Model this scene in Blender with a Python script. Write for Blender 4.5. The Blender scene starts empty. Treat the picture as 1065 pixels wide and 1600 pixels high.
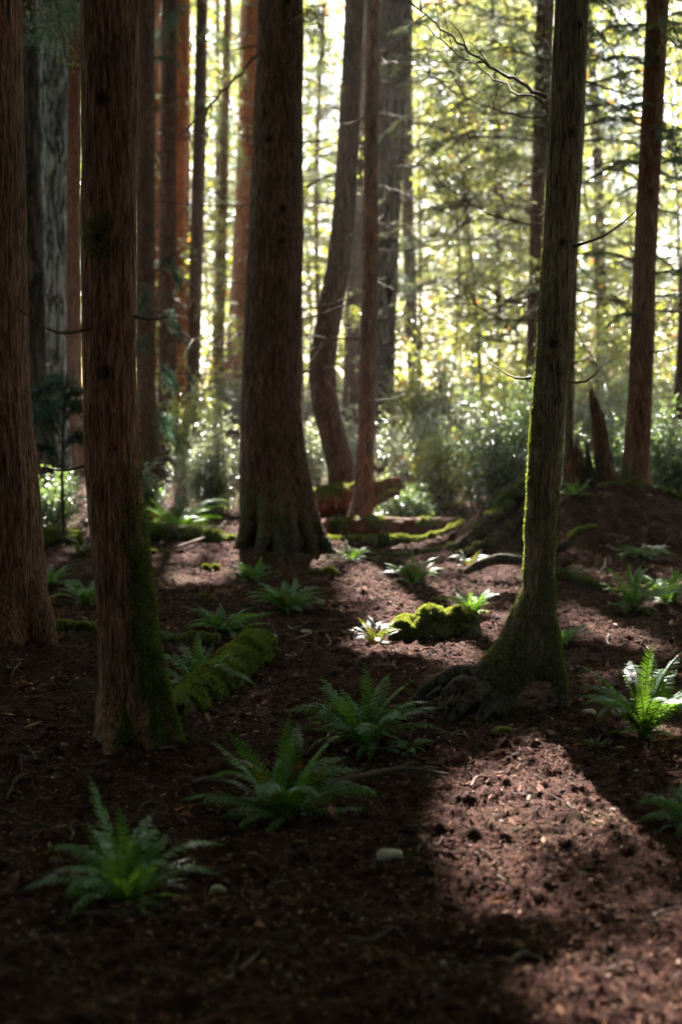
import bpy, math, time
import numpy as np
T0 = time.time()
S = bpy.context.scene
COL = S.collection
FPX = 2222.0
PITCH = math.atan(160 / FPX)
CAM = np.array([0, 0, 1.5])
SUN_EL = math.radians(38)
SUN_AZ = math.radians(-3.6)          # towards +y, slightly left of the view axis
TS = math.tan(SUN_EL)
SDX, SDY = math.sin(SUN_AZ), math.cos(SUN_AZ)

# ------------------------------------------------------------------ maths
def rng(seed): return np.random.default_rng(seed)
def h01(ix, iy, iz, seed):
    n = (ix * 374761393 + iy * 668265263 + iz * 2147483647 + seed * 1274126177) & 0xFFFFFFFF
    n = ((n ^ (n >> 13)) * 1274126177) & 0xFFFFFFFF
    n = ((n ^ (n >> 16)) * 2246822519) & 0xFFFFFFFF
    return ((n ^ (n >> 15)) & 0xFFFFFF) / float(0xFFFFFF)
def vnoise(p, seed=0):
    p = np.asarray(p, float)
    i = np.floor(p).astype(np.int64); f = p - i; f = f * f * (3 - 2 * f)
    x, y, z = i[:, 0], i[:, 1], i[:, 2]; fx, fy, fz = f[:, 0], f[:, 1], f[:, 2]
    r = 0
    for a in (0, 1):
        for b in (0, 1):
            for c in (0, 1):
                w = (fx if a else 1 - fx) * (fy if b else 1 - fy) * (fz if c else 1 - fz)
                r = r + w * h01(x + a, y + b, z + c, seed)
    return r
def fbm(p, octv=4, seed=0, gain=0.5):
    p = np.asarray(p, float); s = 0; a = 1; t = 0
    for k in range(octv):
        s = s + a * vnoise(p * 2 ** k + 17.3 * k, seed + k); t += a; a *= gain
    return s / t
def nrm(v): return v / np.maximum(np.linalg.norm(v, axis=-1, keepdims=True), 1e-9)
def ss(a, b, x):
    t = np.clip((x - a) / (b - a), 0, 1); return t * t * (3 - 2 * t)

CP, SP = math.cos(PITCH), math.sin(PITCH)
def ray(px, py):
    u = (px - 532.5) / FPX; v = (800 - py) / FPX
    return np.array([u, CP + v * SP, -SP + v * CP])
def at_d(px, py, Y):
    d = ray(px, py); return CAM + d * (Y / d[1])
def to_px(x, y, z):
    dy = y; dz = z - 1.5
    f = dy * CP - dz * SP; u = dy * SP + dz * CP
    f = np.where(f < 0.05, 0.05, f)
    return 532.5 + FPX * x / f, 800 - FPX * u / f

# ------------------------------------------------------------------ terrain
def hbase(x, y):
    x = np.asarray(x, float); y = np.asarray(y, float)
    z = 0.062 * np.clip(y - 18, 0, 26) + 0.012 * np.clip(y - 44, 0, 400)
    z = z * (1 + 0.0 * x)
    # soil mound at the right, with a shoulder reaching left to the root mass
    z = z + 0.68 * np.exp(-(((x - 2.95) / 1.15) ** 2) ** 1.1 - (((y - 14.9) / 1.15) ** 2) ** 1.1)
    z = z + 0.38 * np.exp(-((x - 1.75) / 0.55) ** 2 - ((y - 14.9) / 0.8) ** 2)
    for cx_, cy_, rr_, hh_ in ((-.9, 6.25, .42, .07), (-2.0, 8.7, .6, .08), (-.75, 15.2, 1.0, .10)): z = z + hh_ * np.exp(-((x - cx_) / rr_) ** 2 - ((y - cy_) / rr_) ** 2)
    q = np.stack([x, y, 0 * x], -1).reshape(-1, 3)
    z = z + (0.10 * (fbm(q * 0.45, 2, 3) - 0.5)).reshape(x.shape) * ss(2.5, 6, y)
    return z
def H(x, y):
    x = np.atleast_1d(np.asarray(x, float)); y = np.atleast_1d(np.asarray(y, float))
    z = hbase(x, y)
    q = np.stack([x, y, 0 * x], -1).reshape(-1, 3)
    a = fbm(q * 5.0, 3, 11) - 0.5
    b = fbm(q * 21.0, 2, 21) - 0.5
    c = fbm(q * 48.0 + 5, 2, 31)
    b = np.where(b > 0, b * 1.6, b * .25)
    return z + (0.085 * a + 0.052 * b + 0.018 * c).reshape(x.shape)
def at(px, py):
    d = ray(px, py); t = 1.0
    if d[2] >= -0.004: d[2] = -0.004
    lo = 2.0
    for k in range(6000):
        p = CAM + d * lo
        if p[2] <= hbase(p[0], p[1]) or lo > 70: break
        lo += 0.02
    return CAM + d * lo
def gz(x, y): return float(H(x, y)[0])

# ------------------------------------------------------------------ chosen sunlit ground patches (foliage left out above so sun gets through)
def inpoly(px, py, poly):
    ins = np.zeros(px.shape, bool); n = len(poly)
    for i in range(n):
        x1, y1 = poly[i]; x2, y2 = poly[(i + 1) % n]
        c = ((y1 > py) != (y2 > py)) & (px < (x2 - x1) * (py - y1) / (y2 - y1 + 1e-9) + x1)
        ins ^= c
    return ins
LIT = [([(640, 1262), (665, 1232), (700, 1205), (770, 1188), (850, 1180), (900, 1190), (930, 1160), (1300, 1150), (1500, 1350), (655, 1350)], 0.92),
       ([(655, 1350), (1500, 1350), (1500, 1450), (700, 1450)], 0.62),
       ([(700, 1450), (1500, 1450), (1600, 1800), (900, 1800), (780, 1560)], 0.42),
       ([(190, 790), (400, 790), (400, 872), (200, 872)], 0.85),
       ([(145, 1392), (238, 1392), (245, 1442), (155, 1442)], 0.75),
       ([(525, 880), (835, 880), (835, 970), (790, 1065), (610, 1075), (548, 1040), (530, 950)], 0.76),
       ([(595, 915), (770, 915), (775, 1000), (600, 1010)], 0.95),
       ([(220, 855), (520, 850), (470, 930), (230, 925)], 0.74),
       ([(880, 905), (1075, 905), (1085, 1075), (895, 1070)], 0.66),
       ([(70, 850), (150, 850), (150, 940), (60, 940)], 0.5),
       ([(470, 790), (770, 790), (770, 866), (500, 866)], 0.97),
       ([(380, 1055), (440, 1050), (445, 1100), (385, 1100)], 0.6),
       ([(225, 1205), (345, 1215), (330, 1275), (235, 1275)], 0.55),
       ([(-80, 1390), (18, 1390), (10, 1520), (-80, 1540)], 0.8)]
def cull(p, r, far=True):
    """marks foliage to leave out, so its shadow spares the chosen sunlit patches"""
    t = p[:, 2] / TS
    x0 = p[:, 0] - SDX * t; y0 = p[:, 1] - SDY * t
    px, py = to_px(x0, y0, 0 * x0)
    # edge wobble
    q = np.stack([x0 * 2.2, y0 * 1.1, 0 * x0], -1)
    w = fbm(q, 3, 77)
    w2 = np.clip((w - 0.25) / 0.5, 0, 1)
    prob = np.where(y0 > 17.5, 0.97 if far else 0.0, 0.0)
    if not far: prob = np.where((y0 > 17) & (y0 < 27), .5, prob)
    prob = np.where((y0 > 15.5) & (y0 <= 17.5), 0.6 if far else .4, prob)
    prob = np.where(np.abs(x0) > 0.30 * np.abs(y0) + 2.0, 0.35, prob)
    pxw = px + (w - 0.5) * 110; pyw = py + (vnoise(q * 2 + 9, 5) - 0.5) * 30
    ok = y0 > 1.5
    for poly, pr in LIT:
        prob = np.where(ok & inpoly(pxw, pyw, poly), pr, prob)
    return (w2 < prob)

# ------------------------------------------------------------------ mesh plumbing
class Geo:
    def __init__(s): s.v = []; s.f = []; s.n = 0; s.a = []; s.b = []; s.c = []
    def add(s, v, f, moss=0.0, dark=0.0, iso=0.0):
        v = np.asarray(v, float).reshape(-1, 3); f = np.asarray(f, int)
        if len(v) == 0: return
        if f.shape[1] == 3: f = np.concatenate([f, -np.ones((len(f), 1), int) - s.n], 1)
        s.v.append(v); s.f.append(f + s.n); s.n += len(v)
        s.a.append(np.broadcast_to(np.asarray(moss, float), (len(v),)).copy())
        s.b.append(np.broadcast_to(np.asarray(dark, float), (len(v),)).copy()); s.c.append(np.broadcast_to(np.asarray(iso, float), (len(v),)).copy())
    def arr(s): return np.concatenate(s.v), np.concatenate(s.f)
    def mesh(s, name, smooth=True, attrs=False):
        v, f = s.arr()
        me = bpy.data.meshes.new(name)
        tri = f[:, 3] < 0
        tot = np.where(tri, 3, 4); start = np.concatenate([[0], np.cumsum(tot)[:-1]])
        me.vertices.add(len(v)); me.vertices.foreach_set('co', v.astype(np.float32).ravel())
        loops = f.ravel()[(f >= 0).ravel()]
        me.loops.add(len(loops)); me.loops.foreach_set('vertex_index', loops.astype(np.int32))
        me.polygons.add(len(f)); me.polygons.foreach_set('loop_start', start.astype(np.int32))
        me.polygons.foreach_set('loop_total', tot.astype(np.int32))
        me.polygons.foreach_set('use_smooth', np.full(len(f), smooth))
        if attrs:
            for nm, src in (('moss', s.a), ('dark', s.b), ('iso', s.c)):
                at_ = me.attributes.new(nm, 'FLOAT', 'POINT'); at_.data.foreach_set('value', np.concatenate(src).astype(np.float32))
        me.update(calc_edges=True)
        return me
def obj(name, me, mat, parent=None, loc=None):
    if isinstance(me, Geo): me = me.mesh(name)
    o = bpy.data.objects.new(name, me); COL.objects.link(o)
    if mat is not None and len(me.materials) == 0: me.materials.append(mat)
    if parent is not None:
        o.parent = parent
        o.location = -np.array(parent.location) if loc is None else loc      # meshes are built in world coordinates
    elif loc is not None: o.location = loc
    return o
def tag(o, label=None, cat=None, group=None, kind=None):
    if label: o['label'] = label
    if cat: o['category'] = cat
    if group: o['group'] = group
    if kind: o['kind'] = kind
    return o
def thing(name, label, cat, loc, group=None):
    o = bpy.data.objects.new(name, None); COL.objects.link(o)
    o.location = [float(c) for c in loc]; o.empty_display_size = 0.1
    return tag(o, label, cat, group)

def frames(P):
    P = np.asarray(P, float); t = nrm(np.gradient(P, axis=0))
    ref = np.array([0, 1.0, 0]) if abs(t[0][1]) < 0.8 else np.array([1.0, 0, 0])
    n = ref - t[0] * np.dot(ref, t[0]); n /= np.linalg.norm(n)
    N = [n]
    for i in range(1, len(P)):
        n = N[-1] - t[i] * np.dot(N[-1], t[i]); n /= max(np.linalg.norm(n), 1e-9); N.append(n)
    N = np.array(N); return t, N, np.cross(t, N)
def tube(P, R, seg=12, cap=True):
    P = np.asarray(P, float); R = np.broadcast_to(np.asarray(R, float), (len(P),)) if np.ndim(R) < 2 else R
    t, N, B = frames(P); a = np.linspace(0, 2 * np.pi, seg, endpoint=False)
    RR = R if np.ndim(R) == 2 else R[:, None] * np.ones(seg)
    v = P[:, None] + RR[..., None] * (np.cos(a)[None, :, None] * N[:, None] + np.sin(a)[None, :, None] * B[:, None])
    v = v.reshape(-1, 3)
    i = np.arange(len(P) - 1)[:, None] * seg; j = np.arange(seg)[None]; k = (j + 1) % seg
    f = np.stack([i + j, i + k, i + seg + k, i + seg + j], -1).reshape(-1, 4)
    if cap:
        n = len(v); v = np.concatenate([v, P[:1], P[-1:]])
        jj = np.arange(seg); kk = (jj + 1) % seg; L = (len(P) - 1) * seg
        c = np.concatenate([np.stack([kk, jj, np.full(seg, n), np.full(seg, n)], -1), np.stack([L + jj, L + kk, np.full(seg, n + 1), np.full(seg, n + 1)], -1)])
        f = np.concatenate([f, np.where(np.arange(4)[None] == 3, -10**7, c)])
    return v, f
def gadd(g, vf, **k):
    v, f = vf; f = np.asarray(f).copy(); f[f < 0] = -10**8; g.add(v, f, **k)
def smooth_path(P, n, R=None):
    P = np.asarray(P, float); m = len(P)
    d = np.concatenate([[0], np.cumsum(np.linalg.norm(np.diff(P, axis=0), axis=1))]); s = np.linspace(0, d[-1], n)
    out = np.zeros((n, P.shape[1]))
    T = np.gradient(P, d, axis=0) if m > 2 else np.repeat((P[1:] - P[:1]) / d[-1], 2, 0)
    k = np.clip(np.searchsorted(d, s, 'right') - 1, 0, m - 2); h = (d[k + 1] - d[k])[:, None]; u = ((s - d[k]) / h[:, 0])[:, None]
    out = (2*u**3-3*u**2+1)*P[k] + (u**3-2*u**2+u)*h*T[k] + (-2*u**3+3*u**2)*P[k+1] + (u**3-u**2)*h*T[k+1]
    if R is None: return out
    return out, np.interp(s, d, R)
def vnormals(v, f):
    q = f.copy(); q[q[:, 3] < 0, 3] = q[q[:, 3] < 0, 2]
    n = np.cross(v[q[:, 2]] - v[q[:, 0]], v[q[:, 3]] - v[q[:, 1]])
    o = np.zeros_like(v)
    for c in range(4): np.add.at(o, q[:, c], n)
    return nrm(o)
def remesh(g, voxel, smooth=0):
    me = g.mesh('tmp'); o = bpy.data.objects.new('tmp', me); COL.objects.link(o)
    m = o.modifiers.new('r', 'REMESH'); m.mode = 'VOXEL'; m.voxel_size = voxel; m.use_smooth_shade = True
    if smooth:
        k = o.modifiers.new('s', 'SMOOTH'); k.factor = 0.5; k.iterations = smooth
    dg = bpy.context.evaluated_depsgraph_get(); e = o.evaluated_get(dg); m2 = e.to_mesh()
    v = np.empty(len(m2.vertices) * 3, np.float32); m2.vertices.foreach_get('co', v); v = v.reshape(-1, 3).astype(float)
    lt = np.empty(len(m2.polygons), np.int32); m2.polygons.foreach_get('loop_total', lt)
    li = np.empty(len(m2.loops), np.int32); m2.loops.foreach_get('vertex_index', li)
    st = np.concatenate([[0], np.cumsum(lt)[:-1]])
    f = np.full((len(lt), 4), -10**8, int)
    for c in range(4):
        ok = lt > c; f[ok, c] = li[st[ok] + c]
    e.to_mesh_clear(); bpy.data.objects.remove(o); bpy.data.meshes.remove(me)
    return v, f
def sample(v, f, n, r, mask=None):
    q = f.copy(); q[q[:, 3] < 0, 3] = q[q[:, 3] < 0, 2]
    c = np.cross(v[q[:, 2]] - v[q[:, 0]], v[q[:, 3]] - v[q[:, 1]]); A = np.linalg.norm(c, axis=1) + 1e-12
    w = A.copy()
    if mask is not None: w = w * mask(v[q].mean(1), c / A[:, None])
    if w.sum() <= 0: return np.zeros((0, 3)), np.zeros((0, 3))
    i = r.choice(len(q), n, p=w / w.sum()); u = r.random((n, 1)); k = r.random((n, 1))
    p = (v[q[i, 0]] * (1 - u) + v[q[i, 1]] * u) * (1 - k) + (v[q[i, 3]] * (1 - u) + v[q[i, 2]] * u) * k
    return p, c[i] / A[i, None]
def perp(d, r):
    a = r.normal(size=d.shape); a = a - d * (a * d).sum(1, keepdims=True); return nrm(a)
def blades(P, N, r, ln, wd, spread=0.9, droop=0.0):
    """moss / grass like tufts: bent two-piece blades standing on a surface"""
    n = len(P); d = nrm(N + spread * r.normal(size=(n, 3)) * 0.6); d[:, 2] -= droop; d = nrm(d)
    s = perp(d, r); L = ln * r.uniform(0.5, 1.3, (n, 1)); W = wd * r.uniform(0.6, 1.3, (n, 1))
    d2 = nrm(d + 0.6 * r.normal(size=(n, 3)) * 0.6)
    a, b = P - s * W / 2, P + s * W / 2; m1, m2 = P + d * L * .5 - s * W * .5, P + d * L * .5 + s * W * .5; t = P + d * L * .5 + d2 * L * .5
    v = np.stack([a, b, m2, m1, t], 1).reshape(-1, 3); k = np.arange(n)[:, None] * 5
    f = np.concatenate([k + np.array([[0, 1, 2, 3]]), np.concatenate([k + np.array([[3, 2, 4]]), np.full((n, 1), -10**8)], 1)])
    return v, f
def leaves(P, D, U, L, W, fold=0.25):
    """folded leaf shapes: P base, D along, U up"""
    n = len(P); D = nrm(D); Sd = nrm(np.cross(D, U)); Nn = np.cross(Sd, D); L = np.broadcast_to(L, (n,))[:, None]; W = np.broadcast_to(W, (n,))[:, None]
    b = P; t = P + D * L; m1 = P + D * L * .33; m2 = P + D * L * .72
    l1 = m1 + Sd * W * .5 + Nn * W * fold; l2 = m2 + Sd * W * .38 + Nn * W * fold; r1 = m1 - Sd * W * .5 + Nn * W * fold; r2 = m2 - Sd * W * .38 + Nn * W * fold
    v = np.stack([b, l1, l2, t, r2, r1], 1).reshape(-1, 3); k = np.arange(n)[:, None] * 6
    return v, np.concatenate([k + np.array([[0, 1, 2, 3]]), k + np.array([[0, 3, 4, 5]])])
def diamonds(P, D, U, L, W, bend=0.0):
    n = len(P); D = nrm(D); Sd = nrm(np.cross(D, U)); L = np.broadcast_to(L, (n,))[:, None]; W = np.broadcast_to(W, (n,))[:, None]
    v = np.stack([P, P + D * L * .45 + Sd * W * .5, P + D * L + np.array([0, 0, -1.0]) * L * bend, P + D * L * .55 - Sd * W * .5], 1).reshape(-1, 3)
    return v, np.arange(n)[:, None] * 4 + np.arange(4)[None]

# ------------------------------------------------------------------ materials
class NT:
    def __init__(s, name):
        s.m = bpy.data.materials.new(name); s.m.use_nodes = True; s.t = s.m.node_tree; s.t.nodes.clear()
        s.out = s.n('ShaderNodeOutputMaterial')
    def n(s, ty, **k):
        x = s.t.nodes.new(ty)
        for a, b in k.items():
            if a[0] == '_': x.inputs[a[1:].replace('_', ' ')].default_value = b
            else: setattr(x, a, b)
        return x
    def l(s, a, b): s.t.links.new(a, b)
    def coords(s, sc):
        c = s.n('ShaderNodeTexCoord'); m = s.n('ShaderNodeMapping'); m.inputs['Scale'].default_value = sc
        s.l(c.outputs['Object'], m.inputs['Vector']); return m.outputs[0]
    def noise(s, vec, scale, det=5, rough=0.6, dist=0.0):
        x = s.n('ShaderNodeTexNoise'); x.inputs['Scale'].default_value = scale; x.inputs['Detail'].default_value = det
        x.inputs['Roughness'].default_value = rough; x.inputs['Distortion'].default_value = dist; s.l(vec, x.inputs['Vector']); return x.outputs['Fac']
    def ramp(s, fac, stops):
        x = s.n('ShaderNodeValToRGB'); e = x.color_ramp.elements
        while len(e) < len(stops): e.new(0.5)
        for i, (p, c) in enumerate(stops):
            e[i].position = p; e[i].color = (*c, 1) if len(c) == 3 else c
        s.l(fac, x.inputs[0]); return x.outputs[0]
    def mix(s, fac, a, b, mode='MIX'):
        x = s.n('ShaderNodeMix', data_type='RGBA', blend_type=mode)
        if isinstance(fac, (int, float)): x.inputs[0].default_value = fac
        else: s.l(fac, x.inputs[0])
        for k, q in ((6, a), (7, b)):
            if isinstance(q, tuple): x.inputs[k].default_value = (*q, 1)
            else: s.l(q, x.inputs[k])
        return x.outputs[2]
    def math(s, op, a, b=None, clamp=False):
        x = s.n('ShaderNodeMath', operation=op); x.use_clamp = clamp
        for k, q in ((0, a), (1, b)):
            if q is None: continue
            if isinstance(q, (int, float)): x.inputs[k].default_value = q
            else: s.l(q, x.inputs[k])
        return x.outputs[0]
    def bump(s, h, strength, dist, prev=None):
        x = s.n('ShaderNodeBump'); x.inputs['Strength'].default_value = strength; x.inputs['Distance'].default_value = dist
        s.l(h, x.inputs['Height'])
        if prev is not None: s.l(prev, x.inputs['Normal'])
        return x.outputs[0]
    def attr(s, name):
        x = s.n('ShaderNodeAttribute', attribute_name=name); return x.outputs['Fac']

def bark(name, dark, mid, light, kind='cedar', mossc=(0.040, 0.055, 0.010), lichen=0.0):
    t = NT(name)
    if kind == 'cedar':
        v = t.coords((1, 1, 0.07)); a = t.noise(v, 105, 8, 0.72, 0.6)
        v2 = t.coords((1, 1, 0.13)); b = t.noise(v2, 40, 6, 0.7, 0.8)
        e_ = t.noise(t.coords((1, 1, .6)), 26, 6, .65, .5); x = t.n('ShaderNodeMix', data_type='FLOAT'); t.l(t.attr('iso'), x.inputs[0]); t.l(a, x.inputs[2]); t.l(e_, x.inputs[3]); a = x.outputs[0]
        x = t.n('ShaderNodeMix', data_type='FLOAT'); t.l(t.attr('iso'), x.inputs[0]); t.l(b, x.inputs[2]); t.l(e_, x.inputs[3]); b = x.outputs[0]
        h = t.math('ADD', a, t.math('MULTIPLY', b, 0.6)); fac = t.math('SUBTRACT', h, 0.32)
        col = t.ramp(fac, [(0.36, dark), (0.48, mid), (0.61, light)])
    else:
        v = t.coords((1, 1, 0.13)); a = t.noise(v, 13, 3, 0.55, .5); e = t.math('MULTIPLY', t.math('ABSOLUTE', t.math('SUBTRACT', a, 0.5)), 7.0, True)
        a2 = t.noise(t.coords((1, 1, .2)), 24, 3, .55, .4); e2 = t.math('MULTIPLY', t.math('ABSOLUTE', t.math('SUBTRACT', a2, 0.5)), 7.0, True); e = t.math('MULTIPLY', e, t.math('ADD', t.math('MULTIPLY', e2, .5), .5))
        b = t.noise(t.coords((1, 1, .7)), 60, 5, 0.7); h = t.math('ADD', e, t.math('MULTIPLY', b, 0.5)); col = t.ramp(h, [(0.34, dark), (0.62, mid), (1.0, light)])
    big = t.noise(t.coords((1, 1, 0.5)), 2.2, 4, 0.6)
    col = t.mix(t.ramp(big, [(0.35, (0, 0, 0)), (0.7, (1, 1, 1))]), col, t.mix(1.0, col, (0.55, 0.6, 0.6), 'MULTIPLY'))
    if lichen:
        ln = t.noise(t.coords((1, 1, 0.45)), 11, 5, 0.65)
        col = t.mix(t.math('MULTIPLY', t.ramp(ln, [(0.62, (0, 0, 0)), (0.68, (1, 1, 1))]), lichen), col, (0.24, 0.28, 0.20))
    mn = t.noise(t.coords((1, 1, 0.5)), 30, 8, 0.8)
    mm = t.math('ADD', t.attr('moss'), t.math('MULTIPLY', t.math('SUBTRACT', mn, 0.5), 3.0))
    mmask = t.ramp(t.math('MULTIPLY', mm, t.ramp(t.attr('moss'), [(0.02, (0, 0, 0)), (0.12, (1, 1, 1))])), [(0.36, (0, 0, 0)), (0.75, (.92, .92, .92))])
    fine = t.noise(t.coords((1, 1, 1)), 70, 6, 0.75)
    mc = t.ramp(fine, [(.36, tuple(c * .25 for c in mossc)), (.64, tuple(c * 1.6 for c in mossc))])
    col = t.mix(mmask, col, mc)
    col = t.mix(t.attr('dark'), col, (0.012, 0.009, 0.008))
    p = t.n('ShaderNodeBsdfPrincipled'); p.inputs['Roughness'].default_value = 0.85; p.inputs['Specular IOR Level'].default_value = 0.25
    t.l(col, p.inputs['Base Color'])
    bn = t.bump(h, 0.9, 0.014 if kind == 'cedar' else 0.03); bn = t.bump(fine, 0.7, 0.006, bn)
    t.l(bn, p.inputs['Normal']); t.l(p.outputs[0], t.out.inputs[0]); return t.m

def foliage(name, c1, c2, trans, tr=0.5, gloss=0.05, rough=0.4, c3=None, c3f=0.06):
    t = NT(name); g = t.n('ShaderNodeNewGeometry'); rnd = g.outputs['Random Per Island']
    big = t.noise(t.coords((1, 1, 1)), 0.9, 3, 0.6)
    f = t.math('MULTIPLY', t.math('ADD', rnd, big), 0.5)
    col = t.mix(f, c1, c2); tc = t.mix(rnd, trans, tuple(x * 0.6 for x in trans))
    if c3:
        k = t.math('GREATER_THAN', rnd, 1 - c3f); col = t.mix(k, col, c3); tc = t.mix(k, tc, tuple(x * 1.6 for x in c3))
    d = t.n('ShaderNodeBsdfDiffuse'); t.l(col, d.inputs[0]); q = t.n('ShaderNodeBsdfTranslucent'); t.l(tc, q.inputs[0])
    m = t.n('ShaderNodeMixShader'); m.inputs[0].default_value = tr; t.l(d.outputs[0], m.inputs[1]); t.l(q.outputs[0], m.inputs[2])
    gl = t.n('ShaderNodeBsdfGlossy'); gl.inputs['Roughness'].default_value = rough; gl.inputs['Color'].default_value = (0.9, 0.95, 1, 1)
    fr = t.n('ShaderNodeFresnel'); fr.inputs[0].default_value = 1.4
    m2 = t.n('ShaderNodeMixShader'); t.l(t.math('MULTIPLY', fr.outputs[0], gloss * 20, True), m2.inputs[0]); t.l(m.outputs[0], m2.inputs[1]); t.l(gl.outputs[0], m2.inputs[2])
    t.l(m2.outputs[0], t.out.inputs[0]); return t.m

def simple(name, c1, c2, scale=12, rough=0.85, spec=0.3, bump=0.5, bd=0.01, island=False, sc=(1, 1, 1)):
    t = NT(name); n = t.noise(t.coords(sc), scale, 6, 0.65)
    col = t.ramp(n, [(0.3, c1), (0.7, c2)])
    if island:
        g = t.n('ShaderNodeNewGeometry'); col = t.ramp(g.outputs['Random Per Island'], island)
    p = t.n('ShaderNodeBsdfPrincipled'); p.inputs['Roughness'].default_value = rough; p.inputs['Specular IOR Level'].default_value = spec
    t.l(col, p.inputs['Base Color']); t.l(t.bump(n, bump, bd), p.inputs['Normal']); t.l(p.outputs[0], t.out.inputs[0]); return t.m

M = {}
M['cedar'] = bark('cedar bark', (0.020, 0.010, 0.008), (0.125, 0.060, 0.043), (0.31, 0.18, 0.13))
M['cedar_red'] = bark('reddish cedar bark', (0.030, 0.012, 0.008), (0.205, 0.080, 0.048), (0.44, 0.22, 0.14), lichen=0.25)
M['cedar_suntint'] = bark('bark tinted sunlit orange', (0.09, 0.026, 0.008), (0.42, 0.13, 0.040), (0.62, 0.25, 0.09))  # the orange glow of sunlight is put into the bark colour
M['brown'] = bark('brown bark', (0.028, 0.016, 0.012), (0.13, 0.068, 0.046), (0.26, 0.15, 0.105), lichen=0.35)
M['mossbark'] = bark('moss stained bark', (0.034, 0.024, 0.015), (0.20, 0.135, 0.088), (0.36, 0.27, 0.19), lichen=0.8)
M['fir'] = bark('grey fir bark', (0.03, 0.028, 0.028), (0.36, 0.37, 0.39), (0.60, 0.62, 0.65), 'fir')
M['fir_dark'] = bark('dark fir bark', (0.016, 0.012, 0.010), (0.10, 0.072, 0.062), (0.19, 0.14, 0.125), 'fir')
M['rot'] = bark('red rotten wood', (0.03, 0.014, 0.009), (0.16, 0.055, 0.026), (0.34, 0.14, 0.07), mossc=(0.085, 0.125, 0.018))
M['log'] = bark('dark rotting log', (0.018, 0.013, 0.010), (0.07, 0.045, 0.03), (0.14, 0.095, 0.07), mossc=(0.075, 0.105, 0.016))
M['twig'] = simple('dead twig wood', (0.05, 0.032, 0.024), (0.13, 0.09, 0.07), 30, sc=(1, 1, .3))
M['palewood'] = simple('pale bare wood', (0.10, 0.07, 0.06), (0.24, 0.18, 0.16), 40)
M['stone'] = simple('pale stone', (0.26, 0.21, 0.17), (0.46, 0.39, 0.32), 25, bump=0.6, bd=0.005)
M['moss'] = foliage('moss tufts', (0.020, 0.034, 0.007), (0.09, 0.125, 0.022), (0.30, 0.35, 0.05), 0.45, 0.004, 0.8)
M['fern'] = foliage('fern fronds', (0.036, 0.105, 0.036), (0.080, 0.180, 0.052), (0.22, 0.42, 0.03), 0.42, 0.003, 0.5)
M['fern_yellow'] = foliage('yellowing fern fronds', (0.030, 0.045, 0.010), (0.06, 0.065, 0.014), (0.17, 0.20, 0.02), 0.42, 0.005, 0.5, (0.2, 0.07, 0.02), 0.12)
M['fern_dead'] = foliage('dead brown fronds', (0.07, 0.035, 0.018), (0.16, 0.085, 0.045), (0.22, 0.11, 0.04), 0.3, 0.004, 0.6)
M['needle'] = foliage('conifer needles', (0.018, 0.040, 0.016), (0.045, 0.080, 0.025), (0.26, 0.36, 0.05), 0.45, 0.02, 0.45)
M['needle_blue'] = foliage('shaded blue green needles', (0.020, 0.055, 0.050), (0.045, 0.10, 0.085), (0.10, 0.22, 0.12), 0.35, 0.012, 0.5)  # bluer copy of the needles with shade put into its colours
M['needle_sun'] = foliage('sunlit yellow green needles', (0.060, 0.095, 0.035), (0.15, 0.18, 0.06), (0.70, 0.78, 0.17), 0.55, 0.03, 0.5, (0.34, 0.13, 0.03), 0.03)  # brighter copy of the needles, sunlight is part of the colour
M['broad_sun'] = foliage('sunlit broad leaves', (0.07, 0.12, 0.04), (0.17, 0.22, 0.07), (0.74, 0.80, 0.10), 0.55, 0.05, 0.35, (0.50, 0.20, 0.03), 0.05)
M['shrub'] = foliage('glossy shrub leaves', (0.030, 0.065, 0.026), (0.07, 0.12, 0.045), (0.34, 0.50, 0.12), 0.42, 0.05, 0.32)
M['shrub_pale'] = foliage('pale sunlit shrub leaves', (0.07, 0.10, 0.05), (0.16, 0.19, 0.11), (0.52, 0.60, 0.25), 0.45, 0.07, 0.34)  # paler copy of the shrub leaves, sunlit look held in the colour

def ground_mat():
    t = NT('forest floor'); v = t.coords((1, 1, 1))
    a = t.noise(v, 3.0, 5, 0.6); b = t.noise(v, 38, 6, 0.7); c = t.noise(v, 150, 4, 0.7)
    col = t.ramp(t.math('MULTIPLY', t.math('ADD', b, c), 0.5), [(0.38, (0.013, 0.006, 0.006)), (0.52, (0.056, 0.022, 0.017)), (0.66, (0.195, 0.088, 0.062))])
    col = t.mix(t.ramp(a, [(0.4, (0, 0, 0)), (0.65, (1, 1, 1))]), col, t.mix(1.0, col, (0.60, 0.55, 0.52), 'MULTIPLY'))
    gn = t.noise(v, 1.1, 5, 0.65)
    col = t.mix(t.math('MULTIPLY', t.ramp(gn, [(0.60, (0, 0, 0)), (0.70, (1, 1, 1))]), 0.5), col, (0.05, 0.06, 0.018))
    p = t.n('ShaderNodeBsdfPrincipled'); p.inputs['Roughness'].default_value = 1.0; p.inputs['Specular IOR Level'].default_value = 0.08
    t.l(col, p.inputs['Base Color']); t.l(t.bump(c, 0.7, 0.006, t.bump(b, 0.8, 0.02)), p.inputs['Normal']); t.l(p.outputs[0], t.out.inputs[0]); return t.m
M['ground'] = ground_mat()
M['litter'] = simple('bark chips and needles', (0, 0, 0), (0, 0, 0), 12, 0.9, 0.14, 0.0, 0.001,
    island=[(0.0, (0.018, 0.009, 0.007)), (0.5, (0.060, 0.025, 0.018)), (0.80, (0.135, 0.058, 0.038)), (0.95, (0.24, 0.12, 0.08)), (1.0, (0.38, 0.27, 0.20))])

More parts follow.
